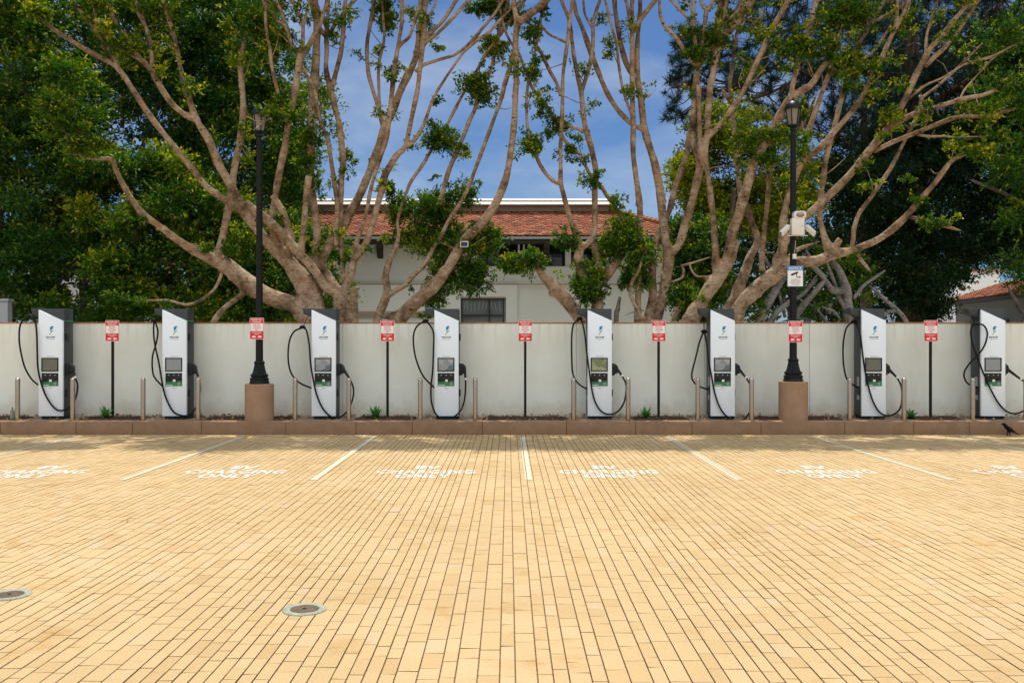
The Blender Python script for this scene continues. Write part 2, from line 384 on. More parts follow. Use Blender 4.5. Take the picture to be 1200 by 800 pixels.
# --- building
M_bwall = mat('plaster_cream', (0.74, 0.755, 0.69), rough=0.9, spec=0.2, noise=(0.8, 0.2, (0.70, 0.71, 0.64)), bump=(60, 0.15))
M_btrim = mat('trim_tan', (0.40, 0.30, 0.21), rough=0.85)
M_bwhite = mat('parapet_white', (0.66, 0.65, 0.62), rough=0.85)
M_dark = mat('eave_wood', (0.030, 0.022, 0.017), rough=0.8)
M_gutter = mat('gutter_metal', (0.30, 0.32, 0.33), rough=0.5)
M_pane = mat('window_glass', (0.015, 0.020, 0.024), rough=0.06, spec=0.6)
M_pane2 = mat('window_glass_pale', (0.10, 0.125, 0.125), rough=0.12, spec=0.6, noise=(1.5, 0.2, (0.16, 0.18, 0.175)))
M_gground = mat('garden_bounce', (0.52, 0.49, 0.43), rough=0.9, noise=(0.8, 0.2, (0.34, 0.31, 0.25)))  # unseen ground, coloured pale to bounce light onto the building
M_frame = mat('window_frame_black', (0.02, 0.02, 0.02), rough=0.5)
def _tile(nt, b, tc):
    at = node(nt, 'ShaderNodeAttribute', attribute_name='tint')
    c = ramp(nt, at.outputs['Fac'], [(0.0, (0.15, 0.05, 0.032)), (0.25, (0.23, 0.066, 0.032)), (0.6, (0.31, 0.095, 0.040)), (0.85, (0.38, 0.145, 0.06)), (1.0, (0.43, 0.22, 0.12))])
    n = node(nt, 'ShaderNodeTexNoise', Scale=7.0, Detail=6.0); nt.links.new(tc.outputs['Object'], n.inputs['Vector'])
    g = ramp(nt, n.outputs['Fac'], [(0.35, (0.6, 0.58, 0.58)), (0.6, (1, 1, 1))])
    nt.links.new(mixc(nt, 1.0, c.outputs['Color'], g.outputs['Color'], 'MULTIPLY'), b.inputs['Base Color'])
M_tile = mat('roof_tile', (0.3, 0.1, 0.05), rough=0.85, spec=0.2, build=_tile)
# =================================================================== GROUND
KY = 16.84           # kerb face
KZ = 0.24            # kerb height
WY = 17.95           # wall face
def ground_sheet():
    b = bmesh.new()
    xs = [-150, -22, 22, 150]; ys = [-120, -4, KY+0.05]
    vs = [[b.verts.new((x, y, -0.012)) for x in xs] for y in ys]
    for j in range(2):
        for i in range(3): b.faces.new((vs[j][i], vs[j][i+1], vs[j+1][i+1], vs[j+1][i]))
    me = bpy.data.meshes.new('ground'); b.to_mesh(me); b.free()
    return tag(link('ground', me, M_gsheet), kind='structure')
M_gsheet = mat('far_paving', (0.40, 0.285, 0.155), rough=0.9, spec=0.1, noise=(3, 0.2, (0.34, 0.24, 0.13)))
ground_sheet()
# joint bed directly under the pavers
me = MB().box(-22, 22, -4, KY+0.04, -0.10, -0.0095).mesh('joint_bed')
tag(link('paving_bed', me, M_joint), kind='structure')
# pavers: columns run away from the camera, three widths, random lengths
BOUND = []
def pavers():
    Q = []; T = []
    x = -22.0; widths = [0.114, 0.081, 0.114, 0.081]
    while x < 22:
        w = widths[rng.integers(len(widths))]
        y = -4+rng.random()*0.3; j = 0.0039; BOUND.append(x)
        far = abs(x) > 14
        while y < KY-0.012:
            L = rng.choice([0.155, 0.235, 0.235, 0.31]) if w > 0.1 else rng.choice([0.155, 0.235, 0.235])
            if y > 9: pass
            y1 = min(y+L, KY-0.012)
            dz = rng.normal(0, 0.0007); tx = rng.normal(0, 0.0005)
            x0, x1 = x+j, x+w-j; ya, yb = y+0.0024, y1-0.0024
            Q += [(x0, ya, dz-tx), (x1, ya, dz+tx), (x1, yb, dz+tx), (x0, yb, dz-tx)]
            t = min(1, max(0, rng.normal(0.52, 0.16)))
            T += [t]*4
            y = y1
        x += w
    V = np.array(Q, np.float32)
    # thin bevel skirt
    Q4 = V.reshape(-1, 4, 3); M = len(Q4)
    low = Q4.copy(); low[:, :, 2] -= 0.012
    off = np.array([(-1, -.5), (1, -.5), (1, .5), (-1, .5)], np.float32)*0.0016
    low[:, :, 0] += off[:, 0]; low[:, :, 1] += off[:, 1]
    allq = [Q4]
    for a, c in ((0, 1), (1, 2), (2, 3), (3, 0)):
        allq.append(np.stack([low[:, a], low[:, c], Q4[:, c], Q4[:, a]], 1))
    Tn = np.array(T, np.float32).reshape(-1, 4)
    return quads_mesh('pavers', np.concatenate(allq).reshape(-1, 3), np.concatenate([Tn]*5).ravel())
o = link('parking_lot', pavers(), M_pav); tag(o, kind='structure'); o.data.materials.append(M_joint)
mi = np.zeros(len(o.data.polygons), np.int32); mi[len(mi)//5:] = 1; o.data.polygons.foreach_set('material_index', mi)
# painted bay lines (paint does not bridge the joints between paver columns)
def cut_joints(me, X):
    bm = bmesh.new(); bm.from_mesh(me)
    xs = [v.co.x+X for v in bm.verts]; lo, hi = min(xs), max(xs); jj = 0.0050
    bs = [b for b in BOUND if lo-jj < b < hi+jj]
    for b_ in bs:
        for e in (b_-jj, b_+jj):
            bmesh.ops.bisect_plane(bm, geom=bm.verts[:]+bm.edges[:]+bm.faces[:], plane_co=(e-X, 0, 0), plane_no=(1, 0, 0))
    dead = [f for f in bm.faces if any(abs(f.calc_center_median().x+X-b_) < jj-1e-5 for b_ in bs)]
    bmesh.ops.delete(bm, geom=dead, context='FACES')
    bm.to_mesh(me); bm.free()
for X in (-10.4, -7.75, -4.80, -2.43, 0.25, 2.87, 5.50, 8.15, 10.8):
    b = bmesh.new(); ys = np.linspace(11.3, 16.45, 30); h = 0.043
    L = [b.verts.new((X-h+random.uniform(-.003, .003), y, 0.004)) for y in ys]; Rr = [b.verts.new((X+h+random.uniform(-.003, .003), y, 0.004)) for y in ys]
    for i in range(29): b.faces.new((L[i], Rr[i], Rr[i+1], L[i+1]))
    me = bpy.data.meshes.new('bay_line'); b.to_mesh(me); b.free()
    cut_joints(me, 0)
    tag(link('road_marking', me, M_line), kind='structure')
ev_t = [text_mesh('EV', 0.33, 0.32, bold=0.032), text_mesh('CHARGING', 1.30, 0.31, spacing=1.12, bold=0.032), text_mesh('ONLY', 0.72, 0.31, spacing=1.05, bold=0.032)]
for X in (-8.85, -6.23, -3.60, -1.09, 1.32, 4.18, 6.80):
    for me, Y in zip(ev_t, (12.44, 12.02, 11.64)):
        me = me.copy(); cut_joints(me, X); o = link('road_lettering', me, M_text); o.location = (X, Y, 0.0035); tag(o, kind='structure')
# drain covers
for i, (x, y, lab) in enumerate(((357, 714, 'round floor drain with a pale ring, nearer the middle of the paving'), (11, 697, 'round floor drain with a pale ring, cut by the left edge of the photo'))):
    Y = CAMZ*F/(y-400); X = (x-CX)*Y/F
    t = empty('floor_drain', (X, Y, 0.0)); tag(t, lab, 'drain', 'floor drains in the paving')
    MB().lathe([(0.092, -0.004), (0.092, 0.006), (0.098, 0.009), (0.134, 0.009), (0.140, 0.004), (0.140, -0.004)], 48).build('ring', M_ringc, t, True)
    g = MB()
    g.lathe([(0.0905, -0.006), (0.0905, 0.001), (0.088, 0.003), (0.0001, 0.003)], 48)
    for k in range(-7, 8):
        hw = math.sqrt(max(0, 0.082**2-(k*0.0115)**2))
        g.box(-hw, hw, k*0.0115-0.0032, k*0.0115+0.0032, 0.0035, 0.007)
        g.box(k*0.0115-0.0032, k*0.0115+0.0032, -hw, hw, 0.0032, 0.0064)
    g.build('grate', M_grate, t)
    MB().lathe([(0.013, 0.007), (0.013, 0.0095), (0.0001, 0.0095)], 16).build('lock_screw', M_blackp, t)

# =================================================================== KERB AND BED
kx = [(89, 0), (155, 0), (236, 0), (335, 0), (417, 0), (483, 0), (565, 0), (664, 0), (745, 0), (811, 0), (892, 0), (990, 0), (1071, 0), (1136, 0)]
cuts = [-22, -18.2, -15.5, -13.4, -11.2, -9.4]+[(a-CX)*KY/F for a, _ in kx]+[10.1, 11.6, 13.5, 15, 17, 19, 22]
m = MB()
for a, c in zip(cuts[:-1], cuts[1:]): m.box(a+0.003, c-0.003, KY, KY+0.30, -0.05, KZ, 0.012)
tag(m.build('kerb', M_kerb, None, True), kind='structure')
tag(MB().box(-22, 22, KY+0.297, WY+0.1, -0.05, KZ-0.006).build('planting_strip', M_bed), kind='structure')
tag(MB().box(-90, 90, WY+0.1, 120, -0.1, KZ-0.01).build('garden_ground', M_gground), kind='structure')
# mulch patches in the planting strip
xs_m = [(-10.6, -9.2), ((88-CX)/61.5, (168-CX)/61.5), ((236-CX)/61.5, (343-CX)/61.5), ((412-CX)/61.5, (490-CX)/61.5), ((562-CX)/61.5, (668-CX)/61.5), ((739-CX)/61.5, (812-CX)/61.5), ((884-CX)/61.5, (992-CX)/61.5), ((1062-CX)/61.5, (1134-CX)/61.5), (10.1, 12.5)]
V = []; Fc = []
def bump_patch(x0, x1):
    nx, ny = int((x1-x0)/0.05)+2, 9
    base = len(V)
    for j in range(ny):
        for i in range(nx):
            u, v = i/(nx-1), j/(ny-1)
            e = min(u, 1-u)*(x1-x0)*3
            z = KZ-0.02+0.055*min(1, e*2)*math.sin(math.pi*min(max(v, 0.0), 1))**0.5+random.uniform(-.010, .012)
            V.append((x0+u*(x1-x0), KY+0.34+v*0.74, z))
    for j in range(ny-1):
        for i in range(nx-1):
            a = base+j*nx+i; Fc.append((a, a+1, a+nx+1, a+nx))
for a, c in xs_m: bump_patch(a, c)
me = bpy.data.meshes.new('mulch_bed'); me.from_pydata(V, [], Fc)
tag(link('mulch_bed', me, M_soil), kind='structure')
# chips and dry leaves gathered at the foot of the wall
N = 2600
px = rng.uniform(-11.5, 12, N); back = rng.random(N) < 0.72
py = np.where(back, WY-0.02-np.abs(rng.normal(0, 0.09, N)), rng.uniform(KY+0.1, WY-0.05, N))
pz = KZ+np.where(back, np.abs(rng.normal(0.03, 0.015, N)), 0.02)
a = rng.uniform(0, 6.28, N); s = rng.uniform(0.012, 0.042, N); tl = rng.normal(0, 0.5, (N, 2))
ax = np.stack([np.cos(a), np.sin(a), tl[:, 0]], 1)*s[:, None]; bx = np.stack([-np.sin(a), np.cos(a), tl[:, 1]], 1)*(s*0.5)[:, None]
c = np.stack([px, py, pz], 1)
V = np.stack([c-ax, c+bx, c+ax, c-bx], 1).reshape(-1, 3)
tag(link('leaf_litter', quads_mesh('leaf_litter', V), M_chip), kind='stuff')

N = 260
px = rng.uniform(-12, 12, N); py = np.where(rng.random(N) < 0.6, KY-0.03-np.abs(rng.normal(0, 0.35, N)), rng.uniform(8, KY-0.1, N))
a = rng.uniform(0, 6.28, N); s = rng.uniform(0.012, 0.032, N); tl = rng.normal(0, 0.25, (N, 2))
ax = np.stack([np.cos(a), np.sin(a), tl[:, 0]], 1)*s[:, None]; bx_ = np.stack([-np.sin(a), np.cos(a), tl[:, 1]], 1)*(s*0.5)[:, None]
c = np.stack([px, py, np.full(N, 0.012)], 1)
tag(link('fallen_leaves', quads_mesh('fallen_leaves', np.stack([c-ax, c+bx_, c+ax, c-bx_], 1).reshape(-1, 3)), M_chip), kind='stuff')

# =================================================================== WALL
wall = empty('boundary_wall', (0, WY, KZ)); tag(wall, 'long low cream stucco wall with rust stains running behind the row of chargers', 'wall')
jx = [-22, -17, -11.8, (401.5-CX)*WY/F, (675.5-CX)*WY/F, (826-CX)*WY/F, (948.5-CX)*WY/F, 11.5, 17, 22]
m = MB()
for a, c in zip(jx[:-1], jx[1:]): m.box(a+0.006, c-0.006, 0, 0.2, -0.25, 1.835, 0.004)
m.box(-21.9, 21.9, 0.02, 0.18, -0.25, 1.83)
m.build('wall_panel', M_wall, wall)
MB().box(-22, 22, -0.012, 0.212, 1.8365, 1.857, 0.005).build('coping', M_coping, wall)

# =================================================================== CHARGERS
CD = 17.35
S = F/CD
def rect_frame(x0, x1, z0, z1, y0, y1, t):
    return MB().box(x0, x1, y0, y1, z1-t, z1).box(x0, x1, y0, y1, z0, z0+t).box(x0, x0+t, y0, y1, z0+t, z1-t).box(x1-t, x1, y0, y1, z0+t, z1-t)
def make_charger():
    t = empty('charging_station')
    MB().box(-0.20, 0.232, 0.05, 0.40, 0, 0.062, 0.004).build('plinth', M_plinth, t)
    MB().box(-0.226, 0.232, 0.062, 0.42, 0.060, 2.105, 0.008).build('cabinet', M_grey, t, True)
    MB().prism([(-0.231, 0.058), (0.231, 0.058), (0.231, 1.875), (-0.231, 2.085)], 0.0, 0.060, 0.009).build('front_panel', M_white, t, True)
    # hood reaching out to the left that carries the cable
    MB().prism([(-0.425, 2.115), (-0.2265, 2.115), (-0.2265, 1.935), (-0.41, 2.005)], 0.10, 0.36, 0.008).build('hood', M_grey, t, True)
    # edge light strips at the cabinet's top
    MB().box(0.231, 0.2355, 0.07, 0.41, 1.868, 1.884).build('light_strip', M_led, t)
    # hinges on both flanks
    for z in (1.50, 0.43):
        MB().box(0.232, 0.262, 0.10, 0.22, z, z+0.13, 0.005).build('hinge', M_blackp, t)
    MB().box(-0.232, -0.2255, 0.14, 0.25, 0.62, 0.80, 0.002).build('data_plate', M_inkg, t)
    MB().box(-0.232, -0.2255, 0.14, 0.25, 0.36, 0.45, 0.002).build('data_plate', M_inkg, t)
    MB().box(-0.240, -0.2255, 0.12, 0.27, 0.46, 0.61, 0.004).build('cable_inlet', M_blackp, t)
    # screen and payment panel
    s = MB().box(-0.158, 0.138, -0.003, 0.02, 0.925, 1.155).build('screen', M_scr_grey, t)
    rect_frame(-0.172, 0.152, 0.908, 1.170, -0.009, 0.01, 0.020).build('bezel', M_bezel, s)
    p = MB().box(-0.168, 0.150, -0.006, 0.01, 0.632, 0.880, 0.003).build('payment_panel', M_pay, t)
    MB().box(-0.166, 0.148, -0.0085, 0.0, 0.634, 0.708).build('green_label', M_green, p)
    e = MB(); e.lathe([(0.026, 0), (0.026, 0.003), (0.0001, 0.003)], 16); me = e.mesh('disc'); me.transform(Matrix.Rotation(R(90), 4, 'X')); me.transform(Matrix.Translation((0.092, -0.0085, 0.672)))
    link('label_symbol', me, M_inkg, p)
    MB().box(-0.15, -0.03, -0.0095, -0.0085, 0.646, 0.656).build('label_lettering', M_signw, p)
    MB().box(-0.150, -0.080, -0.022, -0.004, 0.735, 0.815, 0.006).build('card_reader', M_blackp, p)
    k = MB(); k.lathe([(0.036, 0), (0.036, 0.012), (0.022, 0.016), (0.0001, 0.016)], 20); me = k.mesh('knob'); me.transform(Matrix.Rotation(R(90), 4, 'X')); me.transform(Matrix.Translation((0.090, -0.005, 0.780)))
    link('contactless_reader', me, M_blackp, p)
    MB().box(-0.022, 0.026, -0.010, -0.004, 0.715, 0.755).build('keypad', M_signw, p)
    for x in (-0.10, -0.005, 0.085):
        MB().box(x-0.007, x+0.007, -0.009, -0.004, 0.834, 0.846).build('sticker', M_signw, p)
    MB().box(0.065, 0.135, -0.009, -0.004, 0.716, 0.724).build('sticker', M_inkg, p)
    # emblem: plug with a green cord, and lettering
    z0 = 1.720
    em = MB().prism([(-0.008, z0-0.022), (0.030, z0-0.012), (0.048, z0+0.022), (0.040, z0+0.05), (0.008, z0+0.048), (-0.010, z0+0.024)], -0.0035, -0.0005)
    em.box(0.044, 0.066, -0.0035, -0.0005, z0+0.034, z0+0.040).box(0.030, 0.052, -0.0034, -0.0005, z0+0.052, z0+0.058)
    em = em.build('emblem', M_blue, t)
    c = MB()
    pts = [(0.006, z0-0.024), (0.000, z0-0.045), (0.018, z0-0.058), (0.008, z0-0.078), (-0.010, z0-0.092), (-0.014, z0-0.112)]
    for a, d in zip(pts[:-1], pts[1:]):
        c.prism([(a[0]-0.007, a[1]), (a[0]+0.007, a[1]), (d[0]+0.007, d[1]), (d[0]-0.007, d[1])], -0.0032, -0.0005)
    c.prism([(0.010, z0-0.046), (0.058, z0-0.020), (0.048, z0-0.044), (0.018, z0-0.056)], -0.0034, -0.0005)
    c.build('emblem_cord', M_egreen, em)
    for body, w, h, z, mm in (('electrify', 0.178, 0.042, z0-0.160, M_ink), ('america', 0.150, 0.014, z0-0.196, M_inkg), ('50-350 kW DC', 0.15, 0.012, 1.194, M_ink), ('support', 0.09, 0.012, 0.600, M_inkg), ('24/7', 0.05, 0.010, 0.580, M_inkg)):
        me = upright(text_mesh(body, w, h, bold=0.03)); me.transform(Matrix.Translation((0.0, -0.0015, z)))
        link('lettering', me, mm, t)
    # holster with plug on the right flank
    MB().box(0.232, 0.300, 0.09, 0.26, 0.83, 1.06, 0.012).build('holster', M_blackp, t, True)
    pm = MB()
    pm.prism([(0.295, 0.86), (0.345, 0.86), (0.37, 0.93), (0.36, 1.0), (0.33, 1.04), (0.295, 1.05)], 0.115, 0.235, 0.012)
    pm.build('plug', M_blackp, t, True)
    return t
proto = make_charger()
CH = [45, 190, 365, 509, 688.7, 833, 1010, 1150]
# cable traces in photo pixels: (from the plug round to the cable clip, from the clip to the inlet, screen)
CAB = [
 ([(88,442),(91,452),(88,468),(80,478),(70,481),(62,476),(54,464),(48,448),(44.4,430),(43.6,410),(43,390),(41,376),(36,371)], [(34,371),(29,374),(24,380),(22.4,394),(24,410),(29,430),(37,444),(45,451)], 'dark'),
 ([(233,443),(235,455),(232,472),(228,480),(222,486),(214,487),(204,483),(197,472),(192,458),(189,442),(186,424),(182,406),(180,390),(180.5,376)], [(181.5,376),(185,388),(183,402),(179,416),(178.4,430),(181,442),(190,452)], 'grey'),
 ([(410,444),(414,454),(413.6,466),(408,480),(398,489),(388,488),(378,478),(371,462),(367,444),(364,426),(362.4,404),(359,387),(355,384)], [(354,384),(350,385.5),(344,389),(339,400),(337.6,418),(340,434),(346,444),(354,450),(366,455)], 'pic'),
 ([(545.6,444),(545.6,454),(544,470),(539,482),(530,489),(518,490),(510,484),(505.6,470),(505,454),(507,434),(508,410),(508,390),(503,380),(499,377)], [(498,377),(494,378),(488,383),(484.4,394),(485.6,412),(490,428),(497,442),(510,455)], 'pic'),
 ([(729,440),(733.6,450),(733.6,460),(731,472),(724,482),(714,485.4),(705,482),(698,472),(694,458),(691,438),(688,416),(685,390),(682,377),(679.5,374)], [(679,374),(676,375.5),(672,380),(670,394),(670,418),(671,436),(675,446),(681,452),(689,456)], 'map'),
 ([(874,442),(879,450),(882,458),(882,470),(879,482),(872,491),(862,493),(852,488),(844,478),(838,462),(834,442),(830,420),(828,402),(825.5,389)], [(824.5,389),(820,400),(815,420),(811,436),(811,444),(814,449),(823,454),(834,457)], 'pic'),
 ([(1051,442),(1056,452),(1057,466),(1055,478),(1048,485),(1039,487),(1030,482),(1023,470),(1018,454),(1014,436),(1011,416),(1008,392),(1004,380),(1001,377.5)], [(1000,377.5),(998,378),(992,384),(988.4,400),(988,420),(990,436),(994,446),(1006,455)], 'plain'),
 ([(1196,444),(1203,450),(1208,462),(1206,475),(1200,481),(1190,484.4),(1180,482),(1170,472),(1160,454),(1152,436),(1145,418),(1140,404),(1137.6,390),(1140,381),(1143,380)], [(1144,380),(1152,380.5),(1157,390),(1154,404),(1146,416),(1136,426),(1130,436),(1131,445),(1137,451),(1150,455)], 'grey'),
]
LAB = ['white and grey charging station, leftmost of the row, beside a grey pipe stub',
 'white and grey charging station whose cable hangs left in a narrow twisted loop',
 'white and grey charging station just right of the lamp post carrying only a red sign',
 'white and grey charging station in front of the ground floor window',
 'white and grey charging station with green tinted map screen, below the low leaning limb',
 'white and grey charging station whose cable hangs in a pointed triangular loop',
 'white and grey charging station just right of the lamp post with the camera box',
 'white and grey charging station with figure eight cable loop, rightmost, above the crow']
SCR = {'dark': M_scr_dark, 'grey': M_scr_grey, 'pic': M_scr_pic, 'map': M_scr_map, 'plain': M_scr_dark}
CX0 = [(x+14.2-CX)/S for x in CH]
for i, X in enumerate(CX0):
    t = proto if i == 0 else copy_tree(proto)
    t.location = (X, CD, KZ)
    tag(t, LAB[i], 'charging station', 'chargers along the wall')
    if i > 0:
        for ch in t.children:
            if ch.name.split('.')[0] == 'screen':
                ch.data = ch.data.copy(); ch.data.materials.clear(); ch.data.materials.append(SCR[CAB[i][2]])
# screens of the first one last, so its copies kept their own
for ch in proto.children:
    if ch.name.split('.')[0] == 'screen':
        ch.data = ch.data.copy(); ch.data.materials.clear(); ch.data.materials.append(M_scr_dark)
def local(p, X): return Vector((p.x-X, p.y-CD, p.z-KZ))
roots = [o for o in col.objects if o.name.split('.')[0] == 'charging_station']
roots.sort(key=lambda o: o.location.x)
for t, X, x0, (A, B, sc) in zip(roots, CX0, CH, CAB):
    right = x0+28.4; i8 = x0 == 1150
    pts = []
    # plug handle leaves the holster
    h0 = Vector((0.335, 0.175, 0.965)); 
    pa = []
    n = len(A)
    for k, (x, y) in enumerate(A):
        u = k/(n-1)
        dy = 0.15*(1-min(1, u*2.6)) if u < 0.385 else 0.0
        over = x0-3 < x < right+6
        Dd = CD-0.045 if u > 0.2 else CD-0.02+dy
        if u > 0.86 and not i8: Dd = CD-0.045+(u-0.86)/0.14*0.24
        pa.append((local(P(x, y, Dd), X), 0.0165))
    p0 = pa[0][0]
    mid = h0*0.5+p0*0.5
    hnd = MB(); q, r_ = catmull([(h0, 0.034), (mid, 0.026), (p0, 0.020)], 0.03); hnd.tube(q, r_, 10)
    hnd.build('plug_handle', M_blackp, t, True)
    q, r_ = catmull(pa, 0.05)
    pb = []
    for k, (x, y) in enumerate(B):
        u = k/(len(B)-1)
        Dd = CD+0.195 if u < 0.2 else CD+0.195-0.01*u
        if i8: Dd = CD-0.075+(max(0, u-0.62)/0.38)**1.5*0.26
        pb.append((local(P(x, y, Dd), X), 0.0165))
    q2, r2 = catmull(pb, 0.05)
    mm = MB(); mm.tube(q, r_, 10); mm.tube(q2, r2, 10)
    mm.build('charging_cable', M_black, t, True)
    # white ring where the cable leaves the plug handle
    d = (Vector(q[2])-Vector(q[0])).normalized(); c0 = Vector(q[0])
    MB().tube([c0-d*0.018, c0+d*0.018], 0.0215, 12).build('cable_ring', M_ring, t)
    # cable clip with a short strap up to the hood
    cc = (Vector(q[-1])+Vector(q2[0]))/2
    cl = MB(); cl.tube([cc+Vector((-0.045, 0, -0.01)), cc+Vector((-0.02, 0, 0.016)), cc+Vector((0.02, 0, 0.016)), cc+Vector((0.05, 0, -0.012))], [0.026, 0.036, 0.036, 0.026], 10)
    top = Vector((-0.33, 0.2, 1.985))
    if top.z-cc.z > 0.03: cl.tube([cc, top], 0.006, 6)
    cl.build('cable_clip', M_black, t, True)

# =================================================================== BOLLARDS
BX = [(21, 'left of the leftmost charger, next to the grey pipe stub'), (85.5, 'right of the leftmost charger, crossed by its cable'), (168, 'left of the charger with the narrow twisted cable'), (232.5, 'right of the charger with the narrow twisted cable'),
      (346, 'left of the charger beside the sign only lamp post'), (409, 'right of the charger beside the sign only lamp post'), (492.5, 'left of the charger in front of the window'), (557, 'right of the charger in front of the window'),
      (672, 'left of the charger with the green map screen'), (736, 'right of the charger with the green map screen'), (817.5, 'left of the charger with the triangular cable loop'), (880.5, 'right of the charger with the triangular cable loop'),
      (995.5, 'left of the charger beside the camera lamp post'), (1059, 'right of the charger beside the camera lamp post'), (1139.5, 'left of the rightmost charger, near the crow'), (1202, 'right of the rightmost charger, at the photo edge')]
bm_me = MB().lathe([(0.0435, 0.0), (0.0435, 0.765), (0.040, 0.783), (0.030, 0.797), (0.015, 0.804), (0.0001, 0.806)], 24).mesh('bollard'); smooth_by_angle(bm_me)
for x, lab in BX:
    o = link('bollard', bm_me, M_steel); o.location = ((x-CX)*17.13/F, 17.12, KZ-0.004)
    tag(o, 'short round steel bollard '+lab, 'bollard', 'bollards guarding the chargers')
o = MB().lathe([(0.040, 0), (0.040, 0.16), (0.034, 0.175), (0.016, 0.18), (0.014, 0.235), (0.0001, 0.24)], 20).build('pipe_stub', M_pipe, None, True)
o.location = ((14.5-CX)*17.3/F, 17.3, KZ-0.006); tag(o, 'short grey capped pipe stub standing left of the leftmost bollard', 'pipe')

# =================================================================== SIGNS
def round_rect(w, h, r, n=5):
    pts = []
    for cx, cz, a0 in ((w/2-r, h/2-r, 0), (-w/2+r, h/2-r, 90), (-w/2+r, -h/2+r, 180), (w/2-r, -h/2+r, 270)):
        for k in range(n+1):
            a = R(a0+90*k/n); pts.append((cx+r*math.cos(a), cz+r*math.sin(a)))
    return pts
def make_sign_panel(parent, loc):
    w, h = 0.268, 0.405
    s = MB().prism(round_rect(w, h, 0.022), 0.0, 0.004).build('sign_panel', M_signw, parent); s.location = loc
    f = MB().prism([p for p in round_rect(w-0.012, h-0.012, 0.018) ], -0.0012, -0.0002).build('red_field', M_red, s)
    MB().box(-w/2+0.013, w/2-0.013, -0.0022, -0.0013, -0.048, 0.098).build('white_field', M_signw, s)
    for body, ww, hh, z, mm in (('RESERVED', 0.205, 0.030, 0.167, M_signw), ('PARKING', 0.165, 0.028, 0.124, M_signw), ('ELECTRIC', 0.13, 0.022, 0.077, M_red), ('VEHICLE', 0.12, 0.022, 0.044, M_red), ('CHARGING', 0.15, 0.022, 0.010, M_red), ('ONLY', 0.075, 0.022, -0.024, M_red), ('TOW-AWAY', 0.18, 0.026, -0.078, M_signw), ('ZONE', 0.08, 0.016, -0.108, M_signw)):
        me = upright(text_mesh(body, ww, hh, bold=0.015)); me.transform(Matrix.Translation((0, -0.0032, z))); link('lettering', me, mm, s)
    # two tow truck pictograms
    k = MB()
    for x, sg in ((-0.055, 1), (0.055, -1)):
        k.prism([(x-0.036, -0.168), (x+0.036, -0.168), (x+0.036, -0.150), (x+0.012, -0.148), (x+0.006, -0.132), (x-0.018, -0.132), (x-0.022, -0.146), (x-0.036, -0.150)][::sg], -0.0030, -0.0018)
        k.prism([(x+0.006, -0.148), (x+0.034, -0.128), (x+0.038, -0.132), (x+0.012, -0.150)], -0.0033, -0.0031)
    k.build('pictogram', M_signw, s)
    return s
def make_sign_post():
    t = empty('parking_sign')
    MB().box(-0.024, 0.024, 0.006, 0.040, -0.05, 1.62, 0.003).build('post', M_post, t)
    make_sign_panel(t, (0, 0, 1.715-0.03))
    for z in (1.56, 1.80): pass
    return t
SD = 17.55
sp = make_sign_post()
for i, (x, lab) in enumerate(((131.5, 'red and white parking sign on a slim black post between the two leftmost chargers'), (454, 'red parking sign on a slim post between the largest rosette plant and the window charger'), (615.5, 'red parking sign on a slim post, the first one right of the building window'), (772, 'red parking sign on a slim post in front of the forked pale trunk bases'), (1091, 'red parking sign on a slim post in front of the dark pine trunk'))):
    t = sp if i == 0 else copy_tree(sp)
    t.location = ((x-CX)*SD/F, SD, KZ); tag(t, lab, 'sign', 'parking signs along the wall')
LPD = 17.25
LX = [(304-CX)*LPD/F, (929.5-CX)*LPD/F]
for X, z, lab in ((LX[0]-0.02, 1.72+15.0*LPD/F, 'red and white parking sign fixed to the left lamp post'), (LX[1]+0.01, 1.72+11.5*LPD/F, 'red and white parking sign fixed to the lamp post below the camera notice')):
    t = empty('parking_sign', (X, LPD-0.105, z)); tag(t, lab, 'sign', 'parking signs along the wall')
    make_sign_panel(t, (0, 0, 0))
    MB().box(-0.05, 0.05, 0.005, 0.05, -0.02, 0.02).build('bracket', M_post, t)

# =================================================================== LAMP POSTS
def lantern_parts(parent, z, k=1.0, c=(0, 0)):
    """glass cage lantern with a domed cap, base of the glass at height z"""
    cx, cy = c
    g = MB().lathe([(0.085*k, z), (0.135*k, z+0.30*k)], 6, (cx, cy, 0)).build('glass', M_glass, parent)
    b = MB()
    for i in range(6):
        a = R(60*i)
        b.tube([(cx+0.090*k*math.cos(a), cy+0.090*k*math.sin(a), z-0.01*k), (cx+0.142*k*math.cos(a), cy+0.142*k*math.sin(a), z+0.31*k)], 0.010*k, 6)
    b.lathe([(0.03*k, z-0.12*k), (0.06*k, z-0.10*k), (0.05*k, z-0.06*k), (0.105*k, z-0.02*k), (0.105*k, z), (0.03*k, z+0.001)], 18, (cx, cy, 0))
    b.build('cage', M_lamp, parent)
    MB().lathe([(0.12*k, z+0.295*k), (0.165*k, z+0.30*k), (0.165*k, z+0.32*k), (0.145*k, z+0.37*k), (0.105*k, z+0.42*k), (0.05*k, z+0.455*k), (0.03*k, z+0.47*k), (0.035*k, z+0.49*k), (0.018*k, z+0.51*k), (0.0001, z+0.55*k)], 24, (cx, cy, 0)).build('cap', M_lamp, parent, True)
